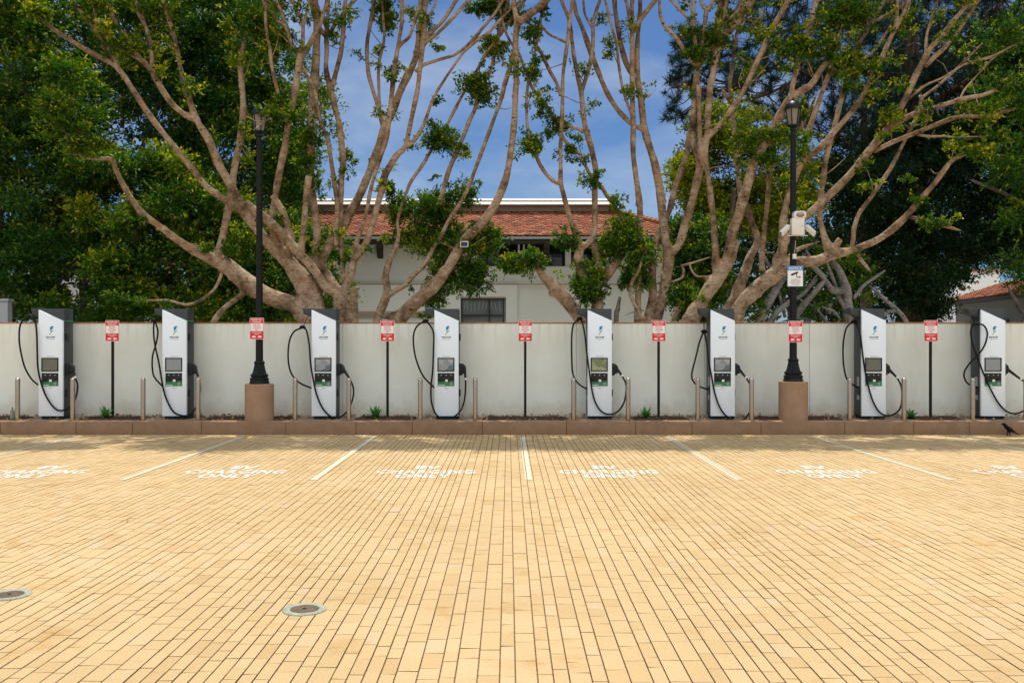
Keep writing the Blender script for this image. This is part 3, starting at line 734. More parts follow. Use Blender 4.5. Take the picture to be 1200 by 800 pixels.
def lamp_post(X, pz, ztop, label):
    t = empty('street_lamp', (X, LPD, KZ)); tag(t, label, 'street lamp', 'lamp posts on pedestals')
    MB().lathe([(0.268, -0.02), (0.268, pz-0.012), (0.256, pz), (0.0001, pz)], 48).build('pedestal', M_ped, t, True)
    MB().lathe([(0.185, pz), (0.185, pz+0.03), (0.172, pz+0.05), (0.178, pz+0.10), (0.150, pz+0.125), (0.165, pz+0.15), (0.165, pz+0.17), (0.135, pz+0.20), (0.115, pz+0.27), (0.098, pz+0.35), (0.09, pz+0.37), (0.10, pz+0.385), (0.10, pz+0.41), (0.072, pz+0.44)], 48, flute=16, depth=0.14, fl=(pz+0.18, pz+0.36)).build('base', M_lamp, t, True)
    zt = ztop-KZ
    MB().lathe([(0.070, pz+0.43), (0.066, pz+1.2), (0.052, zt-0.15), (0.060, zt-0.13), (0.060, zt-0.10), (0.042, zt-0.09), (0.042, zt-0.02)], 32, flute=12, depth=0.10, fl=(pz+0.5, zt-0.2)).build('pole', M_lamp, t, True)
    lantern_parts(t, zt+0.10)
    return t
lamp_post(LX[0], (493.5-451.5)*LPD/F, 1.72+240*LPD/F, 'tall black lamp post on a round concrete pedestal, carrying only a red parking sign')
lamp_post(LX[1], (493.5-448.5)*LPD/F, 1.72+247*LPD/F, 'tall black lamp post on a round concrete pedestal, carrying the camera box and blue notice')

# notice sign on the right lamp post
def zpx(y, D=LPD): return CAMZ-(y-400)*D/F
t = empty('notice_sign', ((932-CX)*(LPD-0.1)/F, LPD-0.10, zpx(324))); tag(t, 'white notice sign with blue header and camera pictogram on the right lamp post', 'sign')
s = MB().prism(round_rect(0.300, 0.392, 0.012), 0.0, 0.004).build('sign_panel', M_nblue, t)
MB().box(-0.142, 0.142, -0.0012, -0.0002, -0.188, 0.106).build('white_field', M_signw, s)
for body, ww, hh, z, mm in (('NOTICE', 0.235, 0.054, 0.148, M_signw), ('THIS AREA IS', 0.15, 0.018, -0.063, M_ink), ('UNDER VIDEO', 0.18, 0.018, -0.094, M_ink), ('SURVEILLANCE', 0.20, 0.018, -0.125, M_ink), ('24 HOURS', 0.14, 0.018, -0.156, M_ink)):
    me = upright(text_mesh(body, ww, hh, bold=0.012)); me.transform(Matrix.Translation((0, -0.0022, z))); link('lettering', me, mm, s)
k = MB(); k.prism([(-0.085, 0.015), (-0.075, 0.045), (0.045, 0.088), (0.062, 0.062), (-0.060, 0.006)], -0.0026, -0.0014)
k.box(0.03, 0.09, -0.0026, -0.0014, -0.026, -0.012).box(0.078, 0.094, -0.0026, -0.0014, -0.04, 0.005).box(0.02, 0.034, -0.0026, -0.0014, -0.022, 0.05)
k.build('pictogram', M_ink, s)
MB().box(-0.03, 0.03, 0.004, 0.05, -0.03, 0.03).build('bracket', M_lamp, t)

# camera enclosure on the right lamp post
D2 = LPD-0.12
t = empty('camera_box', ((934-CX)*D2/F, D2, zpx(266, D2))); t.scale = (0.92, 0.92, 0.92); tag(t, 'white surveillance box with horn speaker and two side cameras on the right lamp post', 'security camera')
MB().box(-0.128, 0.128, -0.09, 0.06, -0.175, 0.175, 0.010).build('enclosure', M_boxw, t, True)
MB().box(-0.20, 0.21, -0.03, 0.03, -0.186, -0.170, 0.003).build('shelf_bracket', M_boxw, t)
MB().box(-0.185, 0.185, -0.02, 0.02, 0.015, 0.035, 0.003).build('arm_bracket', M_boxw, t)
MB().box(0.070, 0.085, -0.093, -0.088, 0.005, 0.018).build('latch', M_blackp, t)
hm = MB().prism([(p[0]+0.035, p[1]+0.24) for p in round_rect(0.25, 0.150, 0.05, 6)], -0.10, 0.05, 0.012).build('horn_speaker', M_boxw, t, True)
hh_ = MB().lathe([(0.085, 0.0), (0.070, -0.004), (0.03, -0.0015), (0.028, 0.02), (0.0001, 0.03)], 24); me = hh_.mesh('horn'); me.transform(Matrix.Scale(0.62, 4, (0, 1, 0))); me.transform(Matrix.Rotation(R(90), 4, 'X')); me.transform(Matrix.Translation((0.035, -0.107, 0.24)))
link('horn_mouth', me, M_horn, hm, True)
for sx, pts in ((-1, ((-0.135, 0.06), (-0.355, -0.14))), (1, ((0.14, 0.06), (0.325, -0.14)))):
    a, c = pts
    d = Vector((c[0]-a[0], -0.10, c[1]-a[1])); L = d.length; d.normalize()
    cm = MB().box(-0.038, 0.038, -0.038, 0.038, 0.06, L, 0.010).box(-0.046, 0.046, -0.05, -0.041, 0.08, L+0.04, 0.002)
    me = cm.mesh('camera'); q = Vector((0, 0, 1)).rotation_difference(d)
    me.transform(q.to_matrix().to_4x4()); me.transform(Matrix.Translation((a[0], 0, a[1])))
    o = link('camera', me, M_boxw, t)
    ln = MB().lathe([(0.028, 0), (0.028, 0.003), (0.0001, 0.004)], 16).mesh('lens'); ln.transform(Matrix.Translation((0, 0, L+0.001))); ln.transform(q.to_matrix().to_4x4()); ln.transform(Matrix.Translation((a[0], 0, a[1])))
    link('lens', ln, M_blackp, o)
t = MB().box(-0.032, 0.032, 0, 0.06, -0.048, 0.048, 0.006).tube([(0, 0.03, 0.04), (0.012, 0.03, 0.14), (0.03, 0.05, 0.30)], 0.004, 6).build('junction_box', M_boxw, None)
t.location = ((931.5-CX)*(LPD-0.12)/F, LPD-0.12, zpx(301)); tag(t, 'small white junction box with a cable between the camera box and the notice', 'junction box')

# =================================================================== CROW
def skin_mesh(name, verts, edges, radii, mat_, sub=2, root=0):
    me = bpy.data.meshes.new(name); me.from_pydata(verts, edges, [])
    o = bpy.data.objects.new(name, me); col.objects.link(o)
    sk = o.modifiers.new('skin', 'SKIN'); 
    for i, r in enumerate(radii): me.skin_vertices[0].data[i].radius = (r, r) if not hasattr(r, '__len__') else r
    me.skin_vertices[0].data[root].use_root = True
    sk.use_smooth_shade = True
    ss = o.modifiers.new('sub', 'SUBSURF'); ss.levels = sub; ss.render_levels = sub
    dg = bpy.context.evaluated_depsgraph_get(); dg.update()
    m2 = bpy.data.meshes.new_from_object(o.evaluated_get(dg))
    bpy.data.objects.remove(o); m2.name = name
    return m2
cv = [(0, 0, 0.125), (-0.045, 0, 0.160), (-0.070, 0, 0.198), (-0.090, 0, 0.216), (-0.115, 0, 0.211), (-0.150, 0, 0.203),   # breast, neck, head, bill
      (0.05, 0, 0.098), (0.10, 0, 0.070), (0.16, 0, 0.038), (0.205, 0, 0.014),                       # rump, tail
      (0.0, 0.026, 0.085), (-0.004, 0.028, 0.045), (-0.008, 0.028, 0.006), (-0.035, 0.034, 0.004), (0.018, 0.028, 0.004),
      (0.0, -0.026, 0.085), (0.006, -0.028, 0.045), (0.010, -0.028, 0.006), (-0.018, -0.034, 0.004), (0.034, -0.028, 0.004)]
ce = [(0, 1), (1, 2), (2, 3), (3, 4), (4, 5), (0, 6), (6, 7), (7, 8), (8, 9), (0, 10), (10, 11), (11, 12), (12, 13), (12, 14), (0, 15), (15, 16), (16, 17), (17, 18), (17, 19)]
cr = [(0.052, 0.048), (0.042, 0.040), (0.031, 0.031), (0.034, 0.032), (0.016, 0.014), (0.003, 0.003), (0.043, 0.036), (0.031, 0.016), (0.028, 0.008), (0.024, 0.005), 0.020, 0.008, 0.006, 0.004, 0.004, 0.020, 0.008, 0.006, 0.004, 0.004]
cme = skin_mesh('crow', cv, ce, cr, M_crow)
crow = link('crow', cme, M_crow, None, True)
crow.location = ((1178.5-CX)*16.72/F, 16.62, 0.001); tag(crow, 'black crow standing on the paving against the kerb, bill to the left', 'bird')
# =================================================================== ROSETTE PLANTS
def rosette(n, L):
    q = []; T = []
    for i in range(n):
        a = i*2.4; el = R(10+62*(i/n)); l = L*(0.75+0.35*random.random())
        d = Vector((math.cos(a)*math.cos(el), math.sin(a)*math.cos(el), math.sin(el))); s = Vector((-math.sin(a), math.cos(a), 0))
        prev = None
        for k in range(5):
            u = k/4; w = 0.034*(1-u)**0.6*(0.6+1.3*u*(1-u)*2)+0.001
            p = d*l*u+Vector((0, 0, -0.25*l*u*u*math.cos(el)))+Vector((0, 0, 0.02))
            cur = (p-s*w, p+s*w)
            if prev: q += [prev[0], prev[1], cur[1], cur[0]]; T += [0.2+0.7*u]*4
            prev = cur
    return quads_mesh('rosette', np.array([tuple(v) for v in q]), T)
for x, n, L, lab in ((124, 24, 0.27, 'small green rosette plant at the foot of the leftmost parking sign'), (440, 28, 0.30, 'largest green rosette plant, left of the sign post between two chargers'), (757, 22, 0.26, 'small green rosette plant left of the sign post by the forked trunks'), (1067.5, 20, 0.22, 'small green rosette plant beside the bollard right of the camera lamp post')):
    o = link('rosette_plant', rosette(n, L), M_agave); o.location = ((x-CX)*17.45/F, 17.45, KZ+0.01); tag(o, lab, 'plant', 'rosette plants in the planting strip')
# =================================================================== TREES
def parse(s):
    out = []; w = None
    for tok in s.split():
        v = [float(q) for q in tok.split(',')]
        if len(v) == 3: w = v[2]
        out.append([v[0], v[1], v[2] if len(v) == 3 else None])
    # interpolate missing widths
    ks = [i for i, p in enumerate(out) if p[2] is not None]
    for i, p in enumerate(out):
        if p[2] is None:
            a = max([k for k in ks if k < i], default=ks[0]); b = min([k for k in ks if k > i], default=ks[-1])
            p[2] = out[a][2] if a == b or b < i else out[a][2]+(out[b][2]-out[a][2])*(i-a)/(b-a)
    return out
def grow(limbs, D0, seed=0, ext=True, wk=1.0, knots=False):
    """limbs: list of (string, slope or None). returns (thick tubes, thin tubes, tips)"""
    rnd = random.Random(seed)
    placed = []; thick = []; thin = []; tips = []
    for s, slope in limbs:
        pts = parse(s)
        if slope is None: slope = rnd.uniform(-0.16, 0.16)
        x0, y0 = pts[0][:2]; D = D0; best = 16
        for (px, py, pd) in placed:
            d = math.hypot(px-x0, py-y0)
            if d < best: best = d; D = pd
        n0 = len(pts)
        if ext and pts[-1][1] <= 8:
            dx, dy = pts[-1][0]-pts[-2][0], pts[-1][1]-pts[-2][1]; L = math.hypot(dx, dy)
            for k in (1, 2):
                dx += rnd.uniform(-.25, .25)*L
                l = math.hypot(dx, dy)
                pts.append([pts[-1][0]+dx/l*42, pts[-1][1]+dy/l*42, pts[-1][2]*0.75])
        elif pts[-1][2] <= 5.4:
            dx, dy = pts[-1][0]-pts[-2][0], pts[-1][1]-pts[-2][1]; l = math.hypot(dx, dy)
            pts.append([pts[-1][0]+dx/l*9, pts[-1][1]+dy/l*9, pts[-1][2]*0.4])
        arc = 0; P3 = []
        for i, (x, y, w) in enumerate(pts):
            if i: arc += math.hypot(x-pts[i-1][0], y-pts[i-1][1])*D/F
            Dk = D+slope*arc*(1+0.1*math.sin(arc*2+seed))
            P3.append((P(x, y, Dk), w*0.5*wk*Dk/F, Dk))
        for i in range(len(pts)-1):
            m = max(2, int(math.hypot(pts[i+1][0]-pts[i][0], pts[i+1][1]-pts[i][1])/5))
            for k in range(m):
                t = k/m
                placed.append((pts[i][0]*(1-t)+pts[i+1][0]*t, pts[i][1]*(1-t)+pts[i+1][1]*t, P3[i][2]*(1-t)+P3[i+1][2]*t))
        q, r = catmull([(p, rr) for p, rr, _ in P3], 0.07)
        r = [rr*(1+0.10*math.sin(k*0.55+seed)*math.sin(k*0.21+1)+rnd.uniform(-.03, .03)) for k, rr in enumerate(r)]
        if len(pts) > n0 and ext: tips.append(P3[-1][0])
        wm = sum(p[2] for p in pts)/len(pts)
        (thick if wm >= 5.6 else thin).append((q, r))
        if wm >= 5.6 and knots:       # branch collars and healed stubs
            k = rnd.randint(4, 12)
            while k < len(q)-4:
                tdir = np.array(q[k+1])-np.array(q[k-1]); d_ = np.array([rnd.gauss(0, 1), rnd.gauss(0, 1), rnd.gauss(0, 1)]); d_ -= tdir*np.dot(d_, tdir)/(np.dot(tdir, tdir)+1e-9); d_ /= np.linalg.norm(d_)+1e-9
                rr = r[k]; ln = rr*rnd.uniform(1.08, 1.42)
                c_ = np.array(q[k]); thick.append(([c_, c_+d_*ln*0.6+tdir*0.2, c_+d_*ln+tdir*0.5], [rr*0.75, rr*rnd.uniform(0.4, 0.6), rr*rnd.uniform(0.22, 0.4)]))
                k += rnd.randint(7, 22)
    return thick, thin, tips, placed
def build_wood(name, thick, thin, mat_, parent, voxel=0.022):
    V = []; Fc = []
    for q, r in thick:
        v, f = tube_arrays(q, r, 12, 0.05); b = len(V); V += [tuple(p) for p in v]; Fc += [tuple(i+b for i in t) for t in f]
    me = bpy.data.meshes.new(name); me.from_pydata(V, [], Fc)
    if thick and voxel:
        o = bpy.data.objects.new('tmp', me); col.objects.link(o)
        md = o.modifiers.new('r', 'REMESH'); md.mode = 'VOXEL'; md.voxel_size = voxel; md.use_smooth_shade = True
        sm = o.modifiers.new('s', 'SMOOTH'); sm.factor = 0.5; sm.iterations = 5
        dg = bpy.context.evaluated_depsgraph_get(); dg.update()
        m2 = bpy.data.meshes.new_from_object(o.evaluated_get(dg)); bpy.data.objects.remove(o); me = m2
    if thin:
        bm = bmesh.new(); bm.from_mesh(me)
        V = []; Fc = []
        for q, r in thin:
            v, f = tube_arrays(q, r, 8, 0.06); b = len(V); V += [tuple(p) for p in v]; Fc += [tuple(i+b for i in t) for t in f]
        mt = bpy.data.meshes.new('t'); mt.from_pydata(V, [], Fc); bm.from_mesh(mt); bpy.data.meshes.remove(mt)
        bm.to_mesh(me); bm.free()
    me.name = name; me.materials.clear()
    return link(name, me, mat_, parent, True)

def norm(a): return a/(np.linalg.norm(a, axis=-1, keepdims=True)+1e-9)
def leaf_clumps(C, Rd, nt, per, L, W, tipk=0.6, up=0.25):
    """C (N,3) centres, Rd (N,3) radii, nt twigs per clump (N,) ints, per leaves per twig"""
    idx = np.repeat(np.arange(len(C)), nt)
    T = len(idx)
    d = rng.normal(size=(T, 3)); d[:, 2] = d[:, 2]+up*0.8; d = norm(d)
    tip = C[idx]+d*Rd[idx]*(0.55+0.55*rng.random((T, 1)))
    start = C[idx]+d*Rd[idx]*0.12*rng.random((T, 1))
    Tn = np.repeat(np.arange(T), per)
    t = np.tile(np.linspace(0.30, 1.0, per), T)+rng.normal(0, 0.05, T*per)
    tw = tip-start
    base = start[Tn]+tw[Tn]*t[:, None]+rng.normal(0, 0.018, (T*per, 3))
    ax = norm(norm(tw)[Tn]*0.75+rng.normal(size=(T*per, 3))*0.6+np.array([0, 0, up*0.5]))
    sd = norm(np.cross(ax, rng.normal(size=(T*per, 3))+np.array([0, 0, 1.2])))
    nr = np.cross(sd, ax)
    l = L*rng.uniform(0.65, 1.2, (T*per, 1)); w = W*rng.uniform(0.75, 1.15, (T*per, 1))
    droop = rng.uniform(-0.05, 0.22, (T*per, 1))
    b = base; m1 = base+ax*l*0.48+sd*w*0.5+nr*l*0.05; tp = base+ax*l-nr*l*droop; m2 = base+ax*l*0.48-sd*w*0.5+nr*l*0.05
    V = np.stack([b, m1, tp, m2], 1).reshape(-1, 3)
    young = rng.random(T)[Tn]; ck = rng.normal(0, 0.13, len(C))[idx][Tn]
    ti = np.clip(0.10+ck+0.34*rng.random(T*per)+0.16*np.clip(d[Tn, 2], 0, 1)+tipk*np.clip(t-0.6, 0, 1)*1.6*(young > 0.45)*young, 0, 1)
    return V, np.repeat(ti, 4), (start, tip)
def needle_clumps(C, Rr, n, W=0.013):
    N = len(C); idx = np.repeat(np.arange(N), n); M = len(idx)
    main = norm(rng.normal(size=(N, 3))+np.array([0, 0, 0.35]))
    u = rng.random((M, 1))
    d = norm(main[idx]*0.7+rng.normal(size=(M, 3))*0.65)
    base = C[idx]+main[idx]*(u-0.5)*Rr[idx][:, None]*1.3
    L = Rr[idx][:, None]*rng.uniform(0.6, 1.0, (M, 1))
    sd = norm(np.cross(d, rng.normal(size=(M, 3))))*W*0.5
    V = np.stack([base-sd, base+sd, base+d*L+sd*0.3, base+d*L-sd*0.3], 1).reshape(-1, 3)
    return V, np.repeat(np.clip(rng.normal(0.45, 0.22, M), 0, 1), 4)
def in_poly(poly, n):
    p = np.array(poly, float); lo, hi = p.min(0), p.max(0); out = []
    while len(out) < n:
        x, y = rng.uniform(lo[0], hi[0]), rng.uniform(lo[1], hi[1]); c = False; j = len(p)-1
        for i in range(len(p)):
            if (p[i][1] > y) != (p[j][1] > y) and x < (p[j][0]-p[i][0])*(y-p[i][1])/(p[j][1]-p[i][1])+p[i][0]: c = not c
            j = i
        if c: out.append((x, y))
    return out
def crown_fill(poly, d0, d1, n, rad, leaf, twigs, per, holes=(), tipk=0.95):
    pts = [p for p in in_poly(poly, n) if not any(math.hypot(p[0]-h[0], (p[1]-h[1])) < h[2] for h in holes)]
    C = np.array([tuple(P(x, y, rng.uniform(d0, d1))) for x, y in pts])
    C = C[C[:, 2] > 0.4]
    r = rng.uniform(*rad, (len(C), 1)); Rd = r*np.array([[1.15, 1.15, 0.8]])
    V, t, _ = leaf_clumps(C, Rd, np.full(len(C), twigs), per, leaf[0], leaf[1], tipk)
    return V, t
def clump_list(lst, D, L=0.08, W=0.040, dens=1.0, twigthin=None, tipk=0.75, placed=()):
    C = []; Rd = []; nt = []
    for c in lst:
        x, y, rx, ry = c[:4]; D_ = D
        if len(placed):
            pl = np.array(placed); dd = np.hypot(pl[:, 0]-x, pl[:, 1]-y); D_ = float(pl[dd.argmin(), 2])-0.08 if dd.min() < 60 else D
        Dk = D_+(c[4] if len(c) > 4 and abs(c[4]) > 1 else (max(c[4], 0) if len(c) > 4 else 0)); k = c[5] if len(c) > 5 else 1.0
        s = Dk/F; tot = max(6, int(rx*ry*0.34*dens*k)); ns = 2 if rx*ry < 150 else (5 if rx*ry < 500 else 9)
        c0 = np.array(P(x, y, Dk))
        for q in range(ns):
            d = norm(rng.normal(size=3))*rng.random()**0.5*0.62
            f = rng.uniform(0.38, 0.72)
            C.append(tuple(c0+d*np.array([rx, 0.5*(rx+ry), ry])*s)); Rd.append((rx*s*f, 0.5*(rx+ry)*s*f, ry*s*f)); nt.append(max(3, int(tot/ns)))
        for q in range(1 if ns < 5 else 4):      # stray sprigs
            d = norm(rng.normal(size=3)+np.array([0, 0, 0.4]))*rng.uniform(0.75, 1.15)
            C.append(tuple(c0+d*np.array([rx, 0.5*(rx+ry), ry])*s)); Rd.append((0.13, 0.13, 0.11)); nt.append(4)
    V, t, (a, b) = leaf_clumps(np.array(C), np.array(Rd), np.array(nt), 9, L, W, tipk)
    if twigthin is not None:
        for k in range(0, len(a), 7):
            twigthin.append(([a[k], (a[k]+b[k])/2+rng.normal(0, 0.02, 3), b[k]], [0.006, 0.005, 0.003]))
    return V, t
def base_of(limbs, D):
    x, y, _ = parse(limbs[0][0])[0]; p = P(x, y, D); return (p.x, p.y, KZ-0.02)
def make_tree(name, label, cat, limbs, D, seed, clumps, bark=M_bark, leafm=M_leaf, group=None, canopy=(), extra=None, ext=True, voxel=0.022, dens=1.0, wk=0.94, sprigs=()):
    thick, thin, tips, placed = grow(limbs, D, seed, ext, wk, knots=bool(voxel))
    bl = base_of(limbs, D)
    root = empty(name, bl); tag(root, label, cat, group)
    Vs = []; Ts = []
    if clumps:
        V, t = clump_list(clumps, D, twigthin=thin, dens=dens, placed=placed); Vs.append(V); Ts.append(t)
    top = [tuple(p) for p in tips]+[tuple(c) for c in canopy]
    if top:
        C = np.array(top)
        # keep the out-of-frame crown above the frame
        lim = CAMZ+400*C[:, 1]/F+0.75; C[:, 2] = np.minimum(np.maximum(C[:, 2], lim), lim+1.0); C[:, 1] = np.maximum(C[:, 1], 14.9+0.445*C[:, 2]); C[:, 2] = np.maximum(C[:, 2], CAMZ+400*C[:, 1]/F+0.75)
        Rd = rng.uniform(0.55, 0.95, (len(C), 1))*np.array([[1, 1, 0.7]])
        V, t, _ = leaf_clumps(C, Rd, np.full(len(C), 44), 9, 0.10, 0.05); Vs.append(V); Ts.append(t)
    if sprigs:
        allp = [(p, r[i]) for q, r in thick+thin for i, p in enumerate(q)]
        C = []; Rd = []; nt = []
        for (xa, xb, ya, yb, cnt) in sprigs:
            cand = []
            for p, r in allp:
                x, y = CX+p[0]*F/p[1], CY-(p[2]-CAMZ)*F/p[1]
                if xa < x < xb and ya < y < yb and 0.012 < r < 0.075: cand.append(p)
            if not cand: continue
            for _ in range(cnt):
                p = np.array(cand[rng.integers(len(cand))]); d = norm(rng.normal(size=3)+np.array([0, -0.2, 0.5])); L = rng.uniform(0.2, 0.75)
                m_ = p+d*L*0.5+rng.normal(0, 0.04, 3); e = p+d*L+np.array([0, 0, 0.06])
                thin.append(([p, m_, e], [0.012, 0.009, 0.005]))
                if rng.random() < 0.3: continue
                for k in range(rng.integers(2, 5)):
                    u = rng.uniform(0.45, 1.05); c = p+(e-p)*u+rng.normal(0, 0.09, 3)
                    C.append(c); rr = rng.uniform(0.10, 0.24); Rd.append((rr*1.2, rr*1.2, rr*0.8)); nt.append(int(rng.integers(5, 13)))
        if C:
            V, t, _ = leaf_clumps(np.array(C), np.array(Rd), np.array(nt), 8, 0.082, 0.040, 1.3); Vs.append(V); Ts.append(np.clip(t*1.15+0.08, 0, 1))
    if extra:
        for V, t in extra: Vs.append(V); Ts.append(t)
    off = np.array(bl)
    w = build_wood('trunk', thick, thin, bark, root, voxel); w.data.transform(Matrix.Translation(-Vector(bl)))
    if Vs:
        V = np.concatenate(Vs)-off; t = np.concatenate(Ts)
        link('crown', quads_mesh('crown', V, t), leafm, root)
    return root

# ---- front row of figs, just behind the wall
T1 = [
 ("372,484,44 370,385,36 369,362,29 358,335,27 345,316,22 335,300,14 328,290,12 321,272,10 319,255,9 322,235,8.5 325,215,9 330,190,9 334,172,8.5 337,150,8 344,120,8 348,90,8.5 351,70,9 352,62,8", -0.05),
 ("345,316,16 332,303,15 322,294,14 308,277,13 300,266,13 289,252,13 280,236,12 265,208,11 255,190,10.5 245,165,10 230,140,9 222,117,6.5 212,82,6.5 205,47,6 197,20,5.5 191,0,5", -0.14),
 ("398,470,26 399,378,22 399,358,19 394,345,12 387,340,11 379,333,11 370,319,11 360,306,12 350,297,13 338,283,12 332,275,12 318,262,12 306,252,12 296,244,11 288,236,9", -0.10),
 ("402,470,20 401,378,17 400,358,17 396,345,15 389,334,15 381,321,14 374,310,13 370,296,10 371.5,282,10 371,268,10 369,250,10 366,231,10 364,213,10 363,195,11 363,175,12 366,125,12 368,100,12 370,75,11 371,50,10 372,31,9.5 370,12,8 369,0,8", 0.02),
 ("352,304,9 353,290,9 355,277,8.5 357,255,8 358,240,8 360,222,8 362,206,9", 0.0),
 ("289,250,9 270,240,9 260,232,9 240,217,8.5 227,200,8 212,182,8 200,167,8 180,142,7.5 160,112,7.5 146,90,7.5 142,85,7 132,75,6.5 107,62,7 82,47,6 57,30,5.5 35,7,5 28,-4,4", -0.2),
 ("140,84,6 135,70,5.5 129,60,5.5 117,42,5 100,20,5 84,0,5", -0.1),
 ("230,140,8 217,135,7.5 200,120,8 185,97,8 177,82,7.5 162,66,6.5 147,45,6 132,20,6 124,0,6", -0.1),
 ("178,82,5.5 177,55,5 171,32,5 162,15,5 160,0,4", 0.05),
 ("170,32,4 167,15,3.5 165,0,3.5", 0.1),
 ("167,72,3 145,60,2.6 122,45,2.2 112,38,2", -0.1),
 ("360,372,24 345,357,22 325,351,21 307,343,22 290,332,23 275,319,22 262,309,21 250,304,18 235,297,13 212,284,10 187,265,9 167,250,8.5 150,227,7 136,200,7 131,187,6 110,186,5 95,182,4.5 80,165,4 77,150,3 76,135,2.5", -0.22),
 ("254,304,12 257,290,9 260,280,9 265,258,10 271,225,9.5 275,195,9 282,160,8.5 285,125,8 283,95,7.5 282,75,7 286,48,7", 0.12),
 ("262,314,4.5 257,328,4.2 250,340,4 235,352,4 217,357,3.6 195,352,3.2 162,352,2.8 135,347,2.2", -0.25),
 ("290,338,8 282,346,7.5 270,355,7 260,364,7.5 250,378,8 246,392,8", -0.3),
 ("338,298,9 342,282,9 338,268,9 332,250,9 325,237,8.5 319,229,8", -0.15),
 ("352,62,6.5 354,56,6 355,41,5 355,28,5 353,22,4 348,15,4 342,0,4", 0.1),
 ("355,30,4 357,24,3.5 360,12,3.5 364,-6,3", 0.1),
 ("353,68,7 362,54,7 367,43,6.5 375,29,5.5 379,16,5 384,-2,5", 0.1),
 ("394,290,6 394.5,265,6 395,240,6 392,214,5.5 389,195,5.5 384,165,5 375,140,4.5 369,108,4 361,91,4.5 354,79,5 349,65,5 344,55,5 339,44,5 334,30,5 325,25,4.5 314,12,4 308,0,4", -0.04),
 ("334,29,4 330,14,4 323,-2,4", 0.0),
 ("338,50,2 328,40,1.8 320,33,1.6", 0.0),
 ("338,142,5 331,128,5 323,98,4.5 318,75,4.5 316,56,4 312.5,40,4 311,16,4 314,0,4", -0.1),
 ("338,143,4 330,140,3 320,139,2.6 310,142,2.2 304,147,1.6", -3.6),
 ("404,340,6 403,325,5.5 402,305,6 400,292,7 399,278,8 399,258,7.5 399,240,7.5 400,215,8 402,190,8 400,165,8.5 397,143,8 392,125,8 386,100,7.5 382,80,6.5 383,60,6.5 382.5,45,6 382,30,4.5 380,25,4 375,14,4.5 369,0,4.5", 0.03),
 ("382,43,5 377,37,5.5 370,24,5.5 366,10,5 364,-2,5", -0.08),
 ("383,40,4.5 384,25,4.5 385,0,4.5", 0.1),
 ("384,44,5 386,40,5 394,27,5 404,14,5 416,0,5", -0.05),
 ("388,106,7 390,99,6.5 395,80,6 400,59,6 402.5,31,5.5 404,11,5 405,0,5", -0.08),
 ("372,312,12 380,299,11 386,287,13 395,273,13 405,262,12 409,252,11 419,234,11 430,209,10.5 438,188,10 446,165,10 450,150,9 460,132,9 466,115,9 472,100,9.5 478,88,10 485,74,9 489,60,8 491,40,7 494,20,6 497,0,5", 0.12),
 ("450,152,6 447,140,6 440,115,5 432,87,5 430,55,5 434,28,5 439,0,4.5", 0.1),
 ("445,132,4 444,107,4 444,75,4 450,47,3.5 449,20,3.5 447,0,3", 0.1),
 ("412,470,18 413,378,16 414,360,13 414.5,345,11 416,336,8", -0.1),
 ("401,362,12 403,345,11 406,334,11 411,322,11 413,310,10.5 416,302,10.5 422,296,9 429,285,8 435,267,9 441,246,8.5 447,224,8.5 451,206,9 457,195,9 465,182,8 475,172,7 479,155,6.5 482,140,6 489,107,6.5 492,82,6.5 495,57,6.5 497,37,7 499,0,7", -0.06),
 ("416,304,7 417,292,7 419,280,7 425,265,5.5 430,246,5 434,224,5 440,202,5.5 446,184,6 452,165,6.5 456,140,7 459,112,7 462,82,6.5 466,57,5.5 471,25,5.5 471,0,5", -0.12),
 ("466,57,4.5 472,50,4.5 480,43,4 487,22,4 494,-2,4", -0.05),
 ("475,172,6 485,165,5.5 497,145,4.5 507,117,3.5 520,95,3.4 532,77,3.3 542,63,3.4 547,58,3.4 560,47,4 572,39,4 580,30,4 595,15,3.6 610,0,3.5", -0.06),
 ("487,84,4.5 495,77,4.5 512,71,4.5 531,65,4.2 545,56,4.2 555,46,4.2 565,34,4 580,16,4 592,-2,3.6", 0.12),
 ("496,54,5 500,49,4.5 512,40,4.5 532,20,4.5 550,0,4.5", -0.06),
 ("498,48,5 503,40,5 517,27,5 527,13,5 537,-2,5", 0.05),
 ("499,28,3.5 504,18,3 510,5,3 513,-4,3", 0.05),
]
cl1 = [(322,137,13,9,0,.8),(309,133,7,6,0,.6),(335,138,34,14),(362,165,14,16),(358,192,16,14),(368,215,14,18,-.2,.5),(325,120,12,10),(312,55,16,30,.3),(334,46,20,20,.4,.8),(300,25,22,24,.3),(455,18,20,22,.3),(447,8,18,12,.3),(243,292,12,10,-.3,.9),(268,294,10,9,-.3,.9),(130,346,14,8,-.5,.7),(160,354,20,5,-.5,.5),(200,358,16,5,-.5,.5),(455,92,12,8,0,.4),(404,298,8,12,-.2,.6),(372,296,7,8,-.2,.7),(322,258,8,5,-.3,.7),(78,150,34,28,-.2,.8),(100,176,34,18,-.2,.7),(60,120,30,25,-.2,.7),(140,250,30,14,-.3,.3),(512,57,16,8,0,.35),(390,40,7,5,0,.3),(200,15,30,16,.1,.7),(105,5,30,14,0,.7),(40,12,26,16,0,.8),(170,10,18,14,0,.6),(416,190,6,5,-.1,.5),(404,205,9,8,-.1,.45)]
can1 = [(rng.uniform(-9.2, -2.4), rng.uniform(19.0, 21.4), rng.uniform(9.5, 11.0)) for _ in range(30)]
make_tree('fig_tree', 'large pale fig tree with a long low limb, fanning out behind the left lamp post', 'tree', T1, 19.5, 1, cl1, group='pale figs behind the wall', canopy=can1, sprigs=((60,345,-5,110,42),(345,500,0,230,20),(150,420,100,300,14)))
